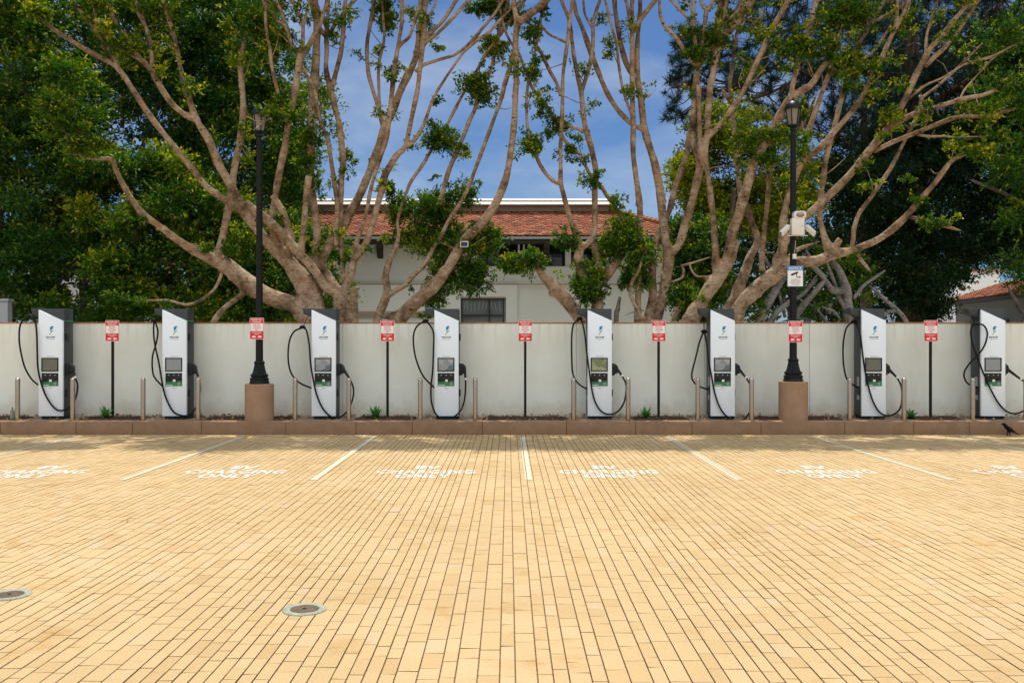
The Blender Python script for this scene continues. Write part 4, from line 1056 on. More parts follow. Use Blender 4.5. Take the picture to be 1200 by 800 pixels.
T2 = [
 ("440,484,16 441,390,13 442,378,12 445,366,11 451,352,10.5 454,339,9.5 452,324,9 456,307,8.5 463,291,7 467,276,5 466,260,4.5 470,244,4.5 475,229,4.5 482,212,4.8 494,195,5 505,177,4.4 522,150,4.4 540,115,4.4 558,84,4.3 570,62,4.5 580,50,4.5 590,35,5 600,21,5 609,10,4.5 618,-4,4.5", 0.05),
 ("454,346,8 461,342,7 475,334,6.5 485,322,6.2 494,314,6 503,301,6 508,290,5.5 517,277,5.4 525,260,5.2 540,237,5.2 550,217,5.2 557,198,5 575,150,4.6 587,117,5 592,97,6 599,75,5 602,60,4.5", -0.03),
 ("456,484,30 460,390,24 469,374,20 477,364,17 487,354,16.5 497,346,15.5 507,338,15 520,322,13.5 532,302,12.5 544,282,12.5 562,265,12.5 577,245,11 587,225,10 595,200,9 602,150,8 604,112,8 605,87,7.5 604,56,8 605,38,8 606,27,9 604,16,7 602,0,6", -0.05),
 ("606,28,9 611,24,9.5 616,21,10 630,10,10 642,-2,10", -0.1),
 ("515,240,6 525,203,6 530,190,5.6 537,175,5.5 550,142,5.6 557,127,5 565,102,5 575,82,4.6 580,62,4.6 584,40,4.3 590,18,4 596,0,4", 0.12),
 ("450,372,6 465,366,6 480,356,6 495,340,6 510,326,6 521,312,6", -0.25),
 ("519,324,13 517,320,12.5", -0.9),
 ("545,300,2.4 530,290,2.2 518,285,2.2", 0.3),
 ("543,290,2 552,288,1.6 562,282,1.4", -0.1),
]
cl2 = [(470,245,26,28,.5),(505,245,36,34,.5),(540,235,26,20,.5,.7),(490,285,40,24,.5),(520,275,40,34,.5),(555,285,38,26,.4,.9),(575,275,22,16,.3,.8),(535,320,38,36,.5),(510,345,28,24,.5),(555,330,24,22,.5,.8),(548,225,14,18,.3,.6),(520,167,33,19,0,1.1),(503,146,10,8,0,.6),(512,122,10,10,0,.4),(557,98,26,22,-.1),(566,116,18,12,-.1,.8),(580,52,20,18,.5),(575,6,38,16,.3,1.1),(596,20,24,16,.3),(480,172,14,5,0,.5),(565,312,18,12,.3,.6),(457,225,10,14,.4,.6),(500,372,10,8,.3,.5)]
can2 = [(rng.uniform(-2.6, 1.2), rng.uniform(19.0, 21.4), rng.uniform(9.5, 11.0)) for _ in range(22)]
make_tree('fig_tree', 'pale fig tree with one thick limb curving right, rising left of the window', 'tree', T2, 19.4, 2, cl2, group='pale figs behind the wall', canopy=can2, sprigs=((500,640,0,240,12),))
T3 = [
 ("701,484,22 700,385,18 700,360,14 700,350,13 699,338,13.5 705,330,14 712,321,13 720,311,12 725,304,11 730,290,9 735,275,7 733,262,6 725,248,5.5 715,235,5.2 702,215,5.2 690,202,5 680,182,5 662,165,5 650,140,4.8 637,120,4.6 622,100,4.5 609,65,4.3 600,52,4 592,36,4 586,12,3.5 583,-4,3.5", 0.05),
 ("698,400,22 684,378,17 676,368,16 669,359,16.5 662,350,17 654,341,17 644,331,15 636,322,12.5 631,314,9 627,306,6", -0.22),
 ("700,345,12 692,333,12 684,322,12 680,312,12 678,300,12 679,293,12 680,287,11 677,281,8.5 675,275,8.5 667,252,7.5 660,227,6.5 657,213,6 657,197,5.5 657,170,5.5 659,125,5.2 660,87,5.2 665,50,5.2 668,22,5 671,0,5", -0.05),
 ("681,290,9 687,287,9 695,277,9 697,262,7.5 697,225,7.5 698,200,7.5 692,170,7.5 685,145,7 681,107,6.8 677,90,5.8 672,62,5.8 669,37,5.5 666,20,5 660,7,5 656,-4,5", 0.04),
 ("658,216,5 652,214,5.5 647,211,5.5 640,204,5.2 634,195,5 628,182,4.6 620,160,4.2 617,130,3.8 619,95,3.6 625,70,3.4 632,37,4 634,20,3.5 640,7,3.5 645,-4,3.5", -0.08),
 ("657,112,4.6 652,97,4.5 645,85,4.5 637,68,4.4 632,58,4.2 626,52,3.6", 0.1),
 ("681,108,5.5 685,97,5.5 692,72,5.2 695,50,4.4 695,27,4.4 699,12,4.4 704,-2,4", -0.05),
 ("695,34,3.5 690,26,3.5 685,15,3.2 683,-3,3", 0.1),
 ("684,155,5 678,151,4.8 668,148,4.5 660,142,4.2", 0.1),
 ("703,332,10 702,312,9 699,300,9 696,288,8 694,280,6", 0.15),
 ("664,50,4 655,46,3.5 643,40,3.2 634,30,3 626,26,2.6", 0.1),
]
cl3 = [(612,309,30,17,-.3,1.2),(598,312,18,14,-.3),(630,306,14,12,-.4),(682,336,29,26,-.5,1.2),(690,322,20,18,-.5),(700,345,16,12,-.5,.7),(664,284,16,13,-.1),(655,282,10,9,-.1,.8),(725,280,30,28,.1,1.1),(738,265,22,24,.1),(712,288,20,18,.1),(748,300,22,40,.3,1.),(735,325,16,24,.3,.8),(722,238,10,16,0,.5),(692,212,11,12,0,.7),(700,208,7,8,0,.6),(620,168,16,19,.2,1.3),(656,150,18,14,-.1,.7),(668,172,12,10,-.1,1),(685,186,6,6,0,.8),(626,40,12,22,0,.5),(625,75,12,24,0,.55),(640,130,14,22,0,.45),(640,12,10,8,0,.5)]
can3 = [(rng.uniform(0.6, 2.6), rng.uniform(19.0, 21.4), rng.uniform(9.5, 11.0)) for _ in range(14)]
make_tree('fig_tree', 'slender pale fig tree with a low leaning limb, behind the charger with green map screen', 'tree', T3, 19.3, 3, cl3, group='pale figs behind the wall', canopy=can3, sprigs=((600,710,0,250,14),))
T4 = [
 ("757,484,22 759,385,17 761,374,15 764,355,12 765,342,11.5 764,327,10.5 765,311,10 767,295,9.5 769,282,9 774,268,9 779,257,8.5 784,248,8 790,224,7.5 797,202,7.5 805,180,7 807,162,6.5 811,148,6.5 817,125,6 820,112,5", 0.08),
 ("770,484,20 770,385,13 771,372,11 775,355,11.5 779,336,13 782,317,14 784,302,13.5 783,292,12.5 780,285,12 779,274,11.5 776,250,11 774,227,10.5 770,205,10.5 766,187,10.5 762,175,9.5 755,150,9 752,125,8.5 749,104,8.5 745,92,8 735,77,7.2 727,50,6.8 722,20,6.2 720,0,6", 0.04),
 ("750,106,7 747,87,6.5 747,50,5.8 749,25,5.5 750,0,5", 0.1),
 ("785,300,10 791,293,10 796,286,9.5 800,274,10.5 805,255,10.5 811,236,10.5 816,215,10.5 820,198,10.5 818,180,9.5 814,170,9 812,155,8.5 813,136,8 814,117,8 816,92,8 818,76,8 817,62,6.5 814,44,5 813,19,4.8 812,0,4.6", -0.05),
 ("754,152,7 749,150,6.8 740,145,6.6 725,130,6.4 712,110,6.6 700,82,7 690,55,7 682,32,6.2 675,15,5.6 672,0,5.2", 0.05),
 ("746,484,12 747,380,9 750,262,8 749,235,8 745,205,6.8 742,180,7 742,150,7 741,100,6.8 741,50,6.4 741,35,6.2 741,15,5 741,0,5", 0.0),
 ("741,38,5 737,17,4.5 733,0,4", -0.1),
 ("742,38,6 748,27,6 755,17,6 766,3,6 772,-6,6", -0.08),
 ("741,138,4 739,132,3.8 730,105,3.5 725,75,3.5 722,50,3.5 715,25,3.3 709,0,3.2", -0.05),
 ("817,78,6 812,73,5.6 805,64,5.4 797,51,5.2 792,44,5 784,36,5 780,32,4.8 775,22,4.4 773,8,4", -0.1),
 ("819,78,7 824,70,7 830,61,6.5 836,56,5", -0.1),
 ("820,70,5 823,52,5 825,37,5 827,19,6 828,12,5 822,5,4 820,-4,4", 0.0),
 ("828,14,4.5 833,7,4.5 838,-3,4.5", -0.05),
 ("812,32,4 806,22,3.6 795,10,3.6 784,-2,3.5", 0.05),
 ("811,14,2.8 807,6,2.6 803,-3,2.4", 0.05),
 ("756,484,9 755,390,6 750,370,5 744,358,4.5 739,345,4.5 741,330,4 748,318,3.5 752,305,3", -0.15),
 ("755,364,2 748,363,1.8 741,366,1.6", -0.2),
 ("776,332,2.4 788,330,2.4 800,325,3 801,316,3.6 799,311,3 805,310,3 812,308,2.4 824,304,2", -0.15),
 ("808,309,2.6 811,318,2.8 817,324,2.2 824,324,1.8", -0.15),
]
cl4 = [(752,300,16,26,.1,.7),(755,330,14,20,.2,.6),(805,350,18,16,.1,.7),(818,62,26,14,-.2,.7),(840,48,20,10,-.2,.6),(826,46,14,10,-.2,.5),(838,75,18,8,-.2,.4),(812,110,8,12,-.1,.4),(828,187,5,5,-.2,.6)]
can4 = [(rng.uniform(2.4, 4.2), rng.uniform(19.0, 21.4), rng.uniform(9.5, 11.0)) for _ in range(14)]
make_tree('fig_tree', 'tall pale fig tree with forked upright trunks, behind the sign right of the building', 'tree', T4, 19.6, 4, cl4, group='pale figs behind the wall', canopy=can4, sprigs=((700,850,0,130,12),))
T5 = [
 ("800,484,34 803,400,26 811,372,21 821,356,18.5 830,341,18.5 838,330,18.5 846,320,15 852,309,15 856,297,16.5 857,287,16 857,275,13 865,255,12.5 870,236,12.5 876,217,12.5 881,199,12.5 888,182,12 896,168,11.5 905,152,10.5 912,138,10 918,127,10 925,116,10 937,108,9.2 950,100,8.4 962,82,8 975,65,6.5 980,52,6 984,38,5", -0.06),
 ("840,330,12 839,319,9.5 838.5,310,9.5 839,299,9 838,287,9 837,278,8.5 836,255,8.2 833,232,7.6 830,207,6.6 828,195,7 827,177,7.5 829,155,7.5 830,130,8 832,105,8.5 835,90,9 838,72,9 841,56,8.5 845,42,8.5 854,38,8.5 862,27,8.5 874,11,8.5 883,-2,8", 0.05),
 ("824,200,6 821,185,6 820,170,6 820,155,6.5 819,117,6.5 818,100,6", 0.12),
 ("828,164,6 834,157,6.5 842,149,7.2 855,132,7.2 865,117,7.2 875,99,7 886,75,7 896,54,7 907,30,7 921,6,7 926,-4,7", -0.1),
 ("838,60,8 840,40,8 841,25,8 845,0,8", 0.12),
 ("843,50,6 847,35,6 849,22,6 852,0,6", 0.04),
 ("838,44,5 844,36,5.5 850,28,6 861,17,6 872,0,6", -0.08),
 ("858,52,3.4 864,41,3 875,19,3 880,6,3 883,-4,3", 0.1),
 ("925,118,7 928,105,6.2 935,75,6.2 942,50,6.4 952,20,7 958,-2,7", 0.06),
 ("852,293,10 862,287,8 866,283,7", -0.2),
 ("845,330,7 852,318,6 858,306,5 863,292,5", -0.3),
 ("779,484,9 784,400,7 790,372,7 797,360,7 801,352,6 800,345,3", 0.2),
]
cl5 = [(880,165,40,18,-.1,.6),(905,185,30,14,-.1,.5),(935,175,20,22,0,.4),(935,50,16,10,-.2,.5),(922,60,14,12,-.2,.5),(940,60,18,14,-.2,.5),(985,22,22,24,.1,.9),(1000,12,30,18,.1,.9),(972,58,16,18,0,.5),(800,345,20,14,0,.8),(820,350,12,10,-.2,.5),(985,75,20,20,0,.5),(900,160,16,10,-.3,.6),(850,45,14,9,-.2,.4)]
make_tree('fig_tree', 'pale fig tree with a stout slanting trunk, behind the charger with triangular cable loop', 'tree', T5, 19.3, 5, cl5, group='pale figs behind the wall', sprigs=((825,1000,0,200,48),))
T6 = [
 ("848,484,30 851,390,22 855,361,17 862,349,15 867,334,14 874,317,12 879,301,11 887,286,9.5 887,276,8 881,261,8 875,245,8 870,234,8 867,224,8 865,205,7.2 862,180,6.6 860,155,6.5 859,136,6 857.5,117,5.4 855,99,5.2 857,87,5 860,62,4.8 862,47,4.4 865,30,4 868,10,4", 0.08),
 ("858,484,30 860,395,24 864,368,20 870,355,19 879,346,19 889,336,19 901,327,19 912,319,18.5 921,311,18 934,307,14.5 945,307,14.5 957,306,14 970,301,13 982,297,11.5 995,294,9.5 1007,290,9.5 1030,280,9.2 1050,265,9.2 1065,250,8.4 1080,232,7.6 1095,215,7 1106,200,6.6 1116,188,6 1135,178,6 1155,170,5.4", -0.16),
 ("914,316,14 914,305,13 917,292,11.5 917,280,10.5 917,265,9.5 919,252,9.5 922,236,8.5 927,222,7.5 932,209,7 937,195,9 940,186,8 945,162,7.5 955,132,7 962,112,6.4 972,87,6 982,72,7 992,66,6.5 1000,60,6.4 1012,42,6.2 1022,25,6 1030,13,5 1037,-2,5", -0.03),
 ("938,192,7.5 942,188,8 950,182,8 962,172,8 977,155,7.8 995,135,7.2 1005,122,6.8 1020,95,6.4 1032,70,6.2 1045,42,5.8 1050,31,6 1051,15,4.8 1052,-2,4.8", -0.08),
 ("1050,32,4.8 1055,24,4.8 1060,14,4.6 1067,-2,4.4", 0.05),
 ("1022,26,4.2 1035,20,4 1050,12,4 1064,0,4", 0.05),
 ("846,106,4.6 855,118,5", 0.0),
 ("912,318,9 908,306,7 918,290,7 930,270,8 946,252,8.4 955,244,9 966,234,10 979,222,10 991,210,10 1004,195,9.4 1020,175,10 1035,157,10 1047,141,8.6 1060,118,8 1070,95,8.2 1082,72,8.2 1090,57,7.4 1100,47,6.4 1115,27,6 1130,10,6 1138,-2,6", -0.12),
 ("1085,66,4 1085,54,3.8 1087,37,3.5 1095,12,3.4 1099,-2,3.4", 0.1),
 ("1084,78,6 1096,66,5.8 1107,56,5.4 1122,37,5.4 1137,15,5.4 1148,-2,5.2", -0.06),
 ("1046,148,7 1055,142,6.8 1064,137,6.8 1075,132,6.8 1100,125,6.8 1125,117,6.6 1150,112,5.6 1165,106,5.2 1177,95,5", -0.1),
 ("1024,178,5 1037,171,5.2 1050,165,5.6 1075,155,5.6 1100,145,5.6 1125,137,5.4 1157,136,4.8 1180,130,4.4 1198,122,4 1215,112,3.6", -0.14),
 ("1063,118,3 1072,110,2.8 1085,100,2.8 1107,90,2.6 1130,76,2.6 1162,66,2.4 1190,52,2.2", -0.1),
 ("1124,118,2.4 1130,106,2.2 1142,92,2.2 1160,72,2 1175,60,1.8", 0.1),
 ("998,291,6 1000,280,5.8 1001,268,5.6 1007,250,5.4 1020,232,5.2 1032,215,5.2 1045,195,5 1055,175,4.6 1067,152,4.2 1077,130,4.2 1081,115,3.6 1100,100,3.2 1125,77,3 1145,57,2.6", 0.06),
 ("1080,120,4 1078,112,4 1080,116,4", 0.06),
 ("975,299,16 971,290,13 967,281,8.5 964,270,7 961,255,6.8 961,242,6.6 962,227,7.4 965,211,7 967,192,6.6 972,170,7 980,140,6.6 987,112,6.2 992,92,5.8 997,75,4.4 1001,62,4", 0.05),
 ("977,296,9 982,284,8 985,280,7", -0.3),
 ("1000,79,3.4 1010,70,3 1022,62,3 1040,37,2.8 1048,20,2.4", -0.05),
 ("1064,254,4.6 1075,256,4.4 1085,259,4.2 1107,265,4 1118,268,3.4", -0.12),
 ("1005,298,5 1010,306,4.6 1015,312,4", -0.3),
 ("1075,158,3.4 1090,160,3 1105,160,2.6 1125,161,2.4 1150,160,2", -0.1),
 ("893,317,8 893,300,7 895,282,6.4 896,267,6.4 899,242,6.4 901,217,6.4 903,199,6.4 905,190,6", 0.15),
 ("904,197,4.6 910,191,4.4 916,185,4 924,174,4 932,162,4 947,135,4 953,120,3.4", 0.1),
 ("920,310,6 930,296,6 940,290,5 952,286,3", 0.3),
]
cl6 = [(1010,195,10,10,0,.4),(1090,262,16,12,-.1,.5),(1110,262,12,8,-.1,.6),(1000,105,16,10,0,.4),(1060,38,8,6,0,.5),(1180,45,26,18,.2,.8),(1150,178,30,16,.1,.7),(1170,165,24,14,.1,.7),(1175,100,14,10,0,.5),(1080,236,12,10,0,.4),(1060,210,8,6,0,.4),(1190,120,20,14,.1,.7),(1010,20,16,14,0,.6)]
make_tree('fig_tree', 'broad pale fig tree whose long limb sweeps low behind the camera lamp post', 'tree', T6, 19.7, 6, cl6, group='pale figs behind the wall', sprigs=((900,1220,0,270,72),))
# dead stub by the charger with the map screen
q, r = catmull([(P(721, 484, 19.2), 0.07), (P(722, 378, 19.2), 0.055), (P(724, 362, 19.2), 0.05), (P(726.5, 348, 19.25), 0.03)], 0.06)
b0 = P(721, 484, 19.2); o = build_wood('dead_stump', [], [(q, r)], M_barkd, None); o.data.transform(Matrix.Translation(-b0)); o.location = b0
tag(o, 'thin dead brown stump standing right of the charger with the green map screen', 'stump')
# solar lamp fixed to the thick curved limb
o = MB().box(-0.086, 0.086, 0, 0.03, -0.062, 0.062, 0.006).build('solar_light', M_boxw, None)
MB().box(-0.068, 0.068, -0.003, 0.002, -0.046, 0.044).build('panel', mat('solar_blue', (0.01, 0.03, 0.07), rough=0.15), o)
o.location = P(544, 286, 19.0); tag(o, 'small square solar light with dark blue panel on the thick curved limb', 'light')

# ---- trees behind, left
def bg_tree(name, label, cat, limbs, D, seed, polys, leafm, bark=M_barkd, group=None):
    ex = []
    for (poly, d0, d1, n, rad, leaf, tw, per, holes) in polys:
        ex.append(crown_fill(poly, d0, d1, n, rad, leaf, tw, per, holes))
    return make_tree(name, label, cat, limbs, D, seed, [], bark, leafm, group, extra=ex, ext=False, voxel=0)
LF = (0.115, 0.056)
HOL = [(140,115,9),(152,150,12),(92,333,11),(76,350,9),(250,20,9),(245,96,5),(310,222,6)]
bg_tree('broadleaf_tree', 'dense dark green tree filling the far left, behind the leftmost charger', 'tree',
  [("2,484,22 8,385,18 14,365,14 4,340,12 -4,300,10 0,240,9 10,160,8 8,80,6", None), ("32,116,5 22,97,5 12,75,5 1,45,4 -8,20,4", None), ("47,78,5 37,60,5 30,40,4", None), ("8,345,8 30,300,6 60,250,5 80,200,4", None)], 24.5, 11,
  [([(-70,-50),(70,-50),(110,60),(60,150),(110,230),(95,330),(60,378),(-70,378)], 22.6, 27, 210, (0.38, 0.85), LF, 62, 9, HOL)], M_leafb)
bg_tree('broadleaf_tree', 'bright green bushy tree beneath the long low limb, between the two leftmost chargers', 'tree',
  [("180,484,16 185,380,12 175,330,10 160,280,8 150,220,6", None), ("180,340,7 210,300,6 240,260,4", None)], 23.4, 12,
  [([(60,70),(115,100),(125,170),(230,195),(290,250),(300,330),(280,378),(105,378),(110,330),(90,250),(60,160)], 21.9, 25, 170, (0.36, 0.80), LF, 62, 9, HOL)], M_leaf)
bg_tree('broadleaf_tree', 'tall dark tree behind the fanning limbs of the largest fig, left of the blue sky', 'tree',
  [("200,484,16 200,378,14 192,200,9 176,150,6", None), ("167,172,5 178,145,5 185,122,4.5", None), ("122,130,5 123,105,4.5 126,80,4", None), ("143,150,5.5 144,130,5 146,108,4", None), ("330,484,15 328,370,12 320,250,8 315,150,6", None)], 28, 13,
  [([(90,-50),(325,-50),(320,60),(345,70),(370,110),(385,165),(382,200),(350,240),(350,280),(300,270),(255,250),(200,170),(130,120)], 26, 31, 210, (0.42, 0.9), (0.13, 0.062), 62, 9, HOL)], M_leafb)
bg_tree('broadleaf_shrub', 'leafy green shrub behind the thick trunk bases, right of the left lamp post', 'shrub',
  [("320,484,8 322,400,6 325,330,4", None), ("380,484,6 385,380,5 390,330,3", None)], 22.6, 14,
  [([(275,270),(330,250),(352,260),(400,290),(412,330),(400,378),(260,378),(255,340)], 21.6, 24, 110, (0.25, 0.55), (0.10, 0.05), 44, 9, [])], M_leaf)
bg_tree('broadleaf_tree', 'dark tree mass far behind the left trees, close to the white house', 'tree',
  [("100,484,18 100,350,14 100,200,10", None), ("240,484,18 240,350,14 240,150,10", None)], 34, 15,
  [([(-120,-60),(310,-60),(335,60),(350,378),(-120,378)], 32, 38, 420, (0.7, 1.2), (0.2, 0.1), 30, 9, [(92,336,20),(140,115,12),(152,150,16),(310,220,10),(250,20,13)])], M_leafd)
# ---- trees behind, right
bg_tree('lime_tree', 'yellow green tree right of the tiled roof, behind the forked trunks', 'tree',
  [("850,484,14 852,380,11 855,300,9 860,220,6", None)], 25.5, 21,
  [([(790,200),(800,160),(830,130),(870,130),(920,150),(950,190),(955,260),(880,280),(800,262)], 24.5, 27, 100, (0.35, 0.7), LF, 56, 9, [])], M_leafy)
bg_tree('broadleaf_shrub', 'dark glossy shrub in the gap between the stout slanting trunk and the building corner', 'shrub',
  [("806,484,6 806,378,5 810,320,3", None)], 23.0, 22,
  [([(788,255),(840,250),(850,330),(830,378),(798,378),(788,330)], 22.2, 24.2, 80, (0.22, 0.45), (0.10, 0.05), 40, 9, [])], M_leafb)
bg_tree('broadleaf_tree', 'dark broadleaf tree in deep shade behind the low sweeping limb', 'tree',
  [("1015,484,18 1016,400,15 1015,330,14 1014,260,12 1013,180,9 1012,100,7", None), ("1014,250,6 1040,200,5 1070,160,4", None)], 27.5, 23,
  [([(955,180),(1060,150),(1240,110),(1240,310),(1150,318),(1120,345),(1085,378),(1040,340),(1000,330),(960,300)], 25.5, 30, 230, (0.38, 0.85), LF, 56, 9, [(1146,326,11),(975,240,12),(985,270,10),(1188,318,7)])], M_leafd)
bg_tree('broadleaf_tree', 'sunlit green tree at the upper right edge of the photo', 'tree',
  [("1225,484,20 1222,380,16 1215,280,12 1210,150,8", None), ("1214,258,7 1185,232,6 1165,222,5 1145,214,4", None), ("1212,360,5 1198,365,5 1192,355,5 1185,343,4", None)], 24.5, 24,
  [([(1140,30),(1250,-20),(1250,330),(1195,335),(1165,300),(1180,220),(1150,150)], 23.5, 27, 130, (0.35, 0.7), LF, 24, 9, [(1190,318,8),(1188,122,10)])], M_leafb)
bg_tree('broadleaf_tree', 'grey many limbed tree tangled behind the right lamp post, above the wall', 'tree',
  [("890,484,18 888,395,13 893,370,12 903,350,10 914,332,9 925,318,7 940,302,5", None), ("896,385,9 905,374,8 910,366,8 925,354,7 940,346,5 952,333,4", None), ("915,420,14 925,385,9 940,360,8 958,338,7 966,327,7 955,314,6 948,300,5", None), ("990,340,9 976,340,8 966,327,7", None), ("935,349,4 945,340,4 952,330,4", None), ("995,484,16 996,400,13 995,378,13 993,355,12 991,338,12 984,318,9 975,306,6", None), ("1000,380,5 985,352,5 978,332,5 972,316,4", None), ("975,385,3 965,372,3 955,360,2.5 940,352,2", None), ("880,385,9 868,396,11 870,484,12", None), ("960,400,5 950,380,4 940,372,3 925,375,3", None), ("985,375,3 978,365,3 970,362,2.5", None), ("1065,400,7 1062,377,6 1050,362,6 1042,355,5 1034,348,5 1025,340,4", None), ("1050,364,5 1040,366,5 1030,376,5", None), ("920,372,4 912,340,4 905,320,4 898,305,4", None), ("1000,350,5 1012,335,4 1030,322,4", None)], 23.6, 25,
  [([(925,280),(1010,300),(1035,340),(1000,378),(940,375),(880,378),(885,335)], 23.2, 26, 42, (0.22, 0.4), (0.10, 0.048), 18, 9, [])], M_leaf, bark=mat('grey_bark', (0.25, 0.22, 0.19), rough=0.9, spec=0.1, build=_bark((0.10, 0.095, 0.09), (0.22, 0.20, 0.18), (0.33, 0.30, 0.27), (0.24, 0.19, 0.15))))
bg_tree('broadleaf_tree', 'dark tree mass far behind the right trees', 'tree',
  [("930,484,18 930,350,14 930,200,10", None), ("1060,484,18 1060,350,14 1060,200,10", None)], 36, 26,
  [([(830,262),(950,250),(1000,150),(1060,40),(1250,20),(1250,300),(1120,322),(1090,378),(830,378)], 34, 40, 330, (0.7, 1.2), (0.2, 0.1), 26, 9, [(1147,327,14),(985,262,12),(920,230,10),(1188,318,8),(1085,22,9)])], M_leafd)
# ---- pine
def pine(name, label, limbs, D, seed, polys):
    thick, thin, _, _ = grow(limbs, D, seed, False)
    bl = base_of(limbs, D); root = empty(name, bl); tag(root, label, 'pine tree')
    Vs = []; Ts = []
    for poly, d0, d1, n, r, cnt, holes in polys:
        pts = [p for p in in_poly(poly, n) if not any(math.hypot(p[0]-h[0], p[1]-h[1]) < h[2] for h in holes)]
        C = np.array([tuple(P(x, y, rng.uniform(d0, d1))) for x, y in pts])
        V, t = needle_clumps(C, rng.uniform(r[0], r[1], len(C)), cnt, 0.016); Vs.append(V); Ts.append(t)
        # twigs joining tufts to the nearest limb
        Lp = np.array([p for q, _ in thick+thin for p in q])
        for c in C[::2]:
            k = np.argmin(((Lp-c)**2).sum(1)); e = Lp[k]
            dd = np.linalg.norm(e-c)
            if dd > 2.6: e = c+(e-c)*2.2/dd
            thin.append(([e, (e+c)/2+np.array([0, 0, -0.08*dd]), c], [0.02, 0.014, 0.007]))
    w = build_wood('trunk', thick, thin, M_pinebark, root, 0); w.data.transform(Matrix.Translation(-Vector(bl)))
    link('crown', quads_mesh('needles', np.concatenate(Vs)-np.array(bl), np.concatenate(Ts)), M_needle, root)
PH = [(918,92,9),(985,100,8),(1085,22,6),(968,120,7),(1190,120,8)]
pine('pine_tree', 'big pine tree with rough red brown trunk, behind the low sweeping limb',
  [("1080,484,40 1079,400,36 1077,360,33 1075,330,31 1072,250,28 1070,190,27 1068,120,20 1066,40,16 1064,-60,10", 0.0), ("1068,90,9 1030,88,8 990,82,6 950,84,5 905,80,4", -0.3), ("1066,40,8 1000,30,7 940,34,5 890,40,4 860,30,3", -0.2), ("1070,140,8 1110,110,7 1160,80,5 1210,60,4", -0.3), ("1070,180,7 1030,170,6 990,165,4", 0.2), ("1068,110,7 1120,60,6 1160,20,5 1190,-20,4", 0.3), ("950,84,4 900,110,3 860,120,3", -0.2), ("905,80,3.5 860,105,3 820,104,2.4 795,100,2", -0.2), ("1066,20,8 1000,-20,7 920,-30,5", 0.2)], 28, 31,
  [([(880,-40),(1230,-40),(1240,140),(1140,200),(1060,215),(985,170),(930,150),(880,125),(862,95),(872,40)], 25.5, 31, 1150, (0.26, 0.44), 90, PH),
   ([(780,60),(800,38),(840,30),(870,60),(860,112),(830,118),(800,112),(782,90)], 26.5, 29, 95, (0.24, 0.38), 100, []),
   ([(776,98),(792,90),(800,128),(822,140),(828,152),(800,152),(782,140)], 26.5, 28, 30, (0.2, 0.32), 80, [])])

# =================================================================== MAIN BUILDING
def tiles(x0f, x1f, y0, z0, y1, z1, n, tw, hh=0.07, st=0.03):
    """barrel tile rows from eave (y0,z0) to top (y1,z1); x limits as functions of u"""
    Q = []; T = []
    for r in range(n):
        u0, u1 = r/n, (r+1.12)/n
        xa, xb = x0f(r/n)+(r % 2)*tw*0.5, x1f((r+0.5)/n)
        k = int((xb-xa)/tw)
        ya, yb = y0+(y1-y0)*u0, y0+(y1-y0)*min(u1, 1.02); za, zb = z0+(z1-z0)*u0, z0+(z1-z0)*min(u1, 1.02)
        for i in range(k):
            x = xa+i*tw+rng.normal(0, 0.008); t = float(np.clip(rng.normal(0.55, 0.26), 0, 1)); h = rng.normal(0, 0.004)
            prof = [(-0.5, 0.0), (-0.33, hh*.64), (-0.1, hh), (0.1, hh), (0.33, hh*.64), (0.5, 0.0)]
            for a, c in zip(prof[:-1], prof[1:]):
                Q += [(x+a[0]*tw, ya, za+a[1]+st+h), (x+c[0]*tw, ya, za+c[1]+st+h), (x+c[0]*tw*0.86, yb, zb+c[1]*0.8+h), (x+a[0]*tw*0.86, yb, zb+a[1]*0.8+h)]; T += [t]*4
                Q += [(x+a[0]*tw, ya, za+a[1]-0.02+h), (x+c[0]*tw, ya, za+c[1]-0.02+h), (x+c[0]*tw, ya, za+c[1]+st+h), (x+a[0]*tw, ya, za+a[1]+st+h)]; T += [t*0.8]*4
    return quads_mesh('roof', np.array(Q), T)
BW = 29.2; SW = F/BW
def bx(x): return (x-CX)/SW
def bz(y): return CAMZ-(y-400)/SW
bd = empty('building', (0, BW, KZ-0.02)); tag(bd, 'two storey cream building with a red tiled roof behind the fig trees', 'building')
oz = -(KZ-0.02)
def bbox(m, xa, xb, ya, yb, y_top, y_bot, bev=0.0): return m.box(bx(xa), bx(xb), ya, yb, bz(y_bot)+oz, bz(y_top)+oz, bev)
XL = -7.1
m = MB()
xr = bx(812)
m.box(XL, xr, 0.0, 0.25, 0, bz(313)+oz)                       # lower wall
m.box(XL, bx(560), 0.001, 0.25, bz(313)+oz+0.0005, 5.05)       # upper wall left
m.box(bx(711), xr, 0.001, 0.25, bz(313)+oz+0.0005, 5.05)       # upper wall right
m.box(xr-0.25, xr-0.002, 0.252, 6, 0, 5.05)                    # flank
m.box(bx(593), bx(606), -0.14, -0.002, 0, bz(334)+oz)                # pier
m.box(XL, bx(540), -0.14, -0.002, 0, bz(334)+oz); m.box(bx(540), bx(593), -0.14, -0.002, bz(349)+oz, bz(334)+oz)
m.build('wall', M_bwall, bd)
m = MB(); bbox(m, 662.5, 669, 0.004, 0.22, 282, 312.9); m.build('column', M_bwall, bd)
m = MB(); bbox(m, 607, 615, 0.004, 0.22, 294, 312.9); bbox(m, 607, 609, 0.006, 0.21, 284, 293.9); bbox(m, 613, 615, 0.006, 0.21, 284, 293.9); m.build('column', M_bwall, bd)
m = MB(); m.box(XL, xr+0.03, -0.155, -0.142, bz(334)+oz, bz(332.6)+oz); m.build('string_course', M_btrim, bd)
m = MB(); m.box(XL, bx(535), -0.20, -0.142, bz(371)+oz-0.03, bz(371)+oz+0.02); m.box(XL, bx(535), -0.17, -0.142, bz(371)+oz+0.025, bz(365)+oz); m.build('plinth_moulding', M_btrim, bd)
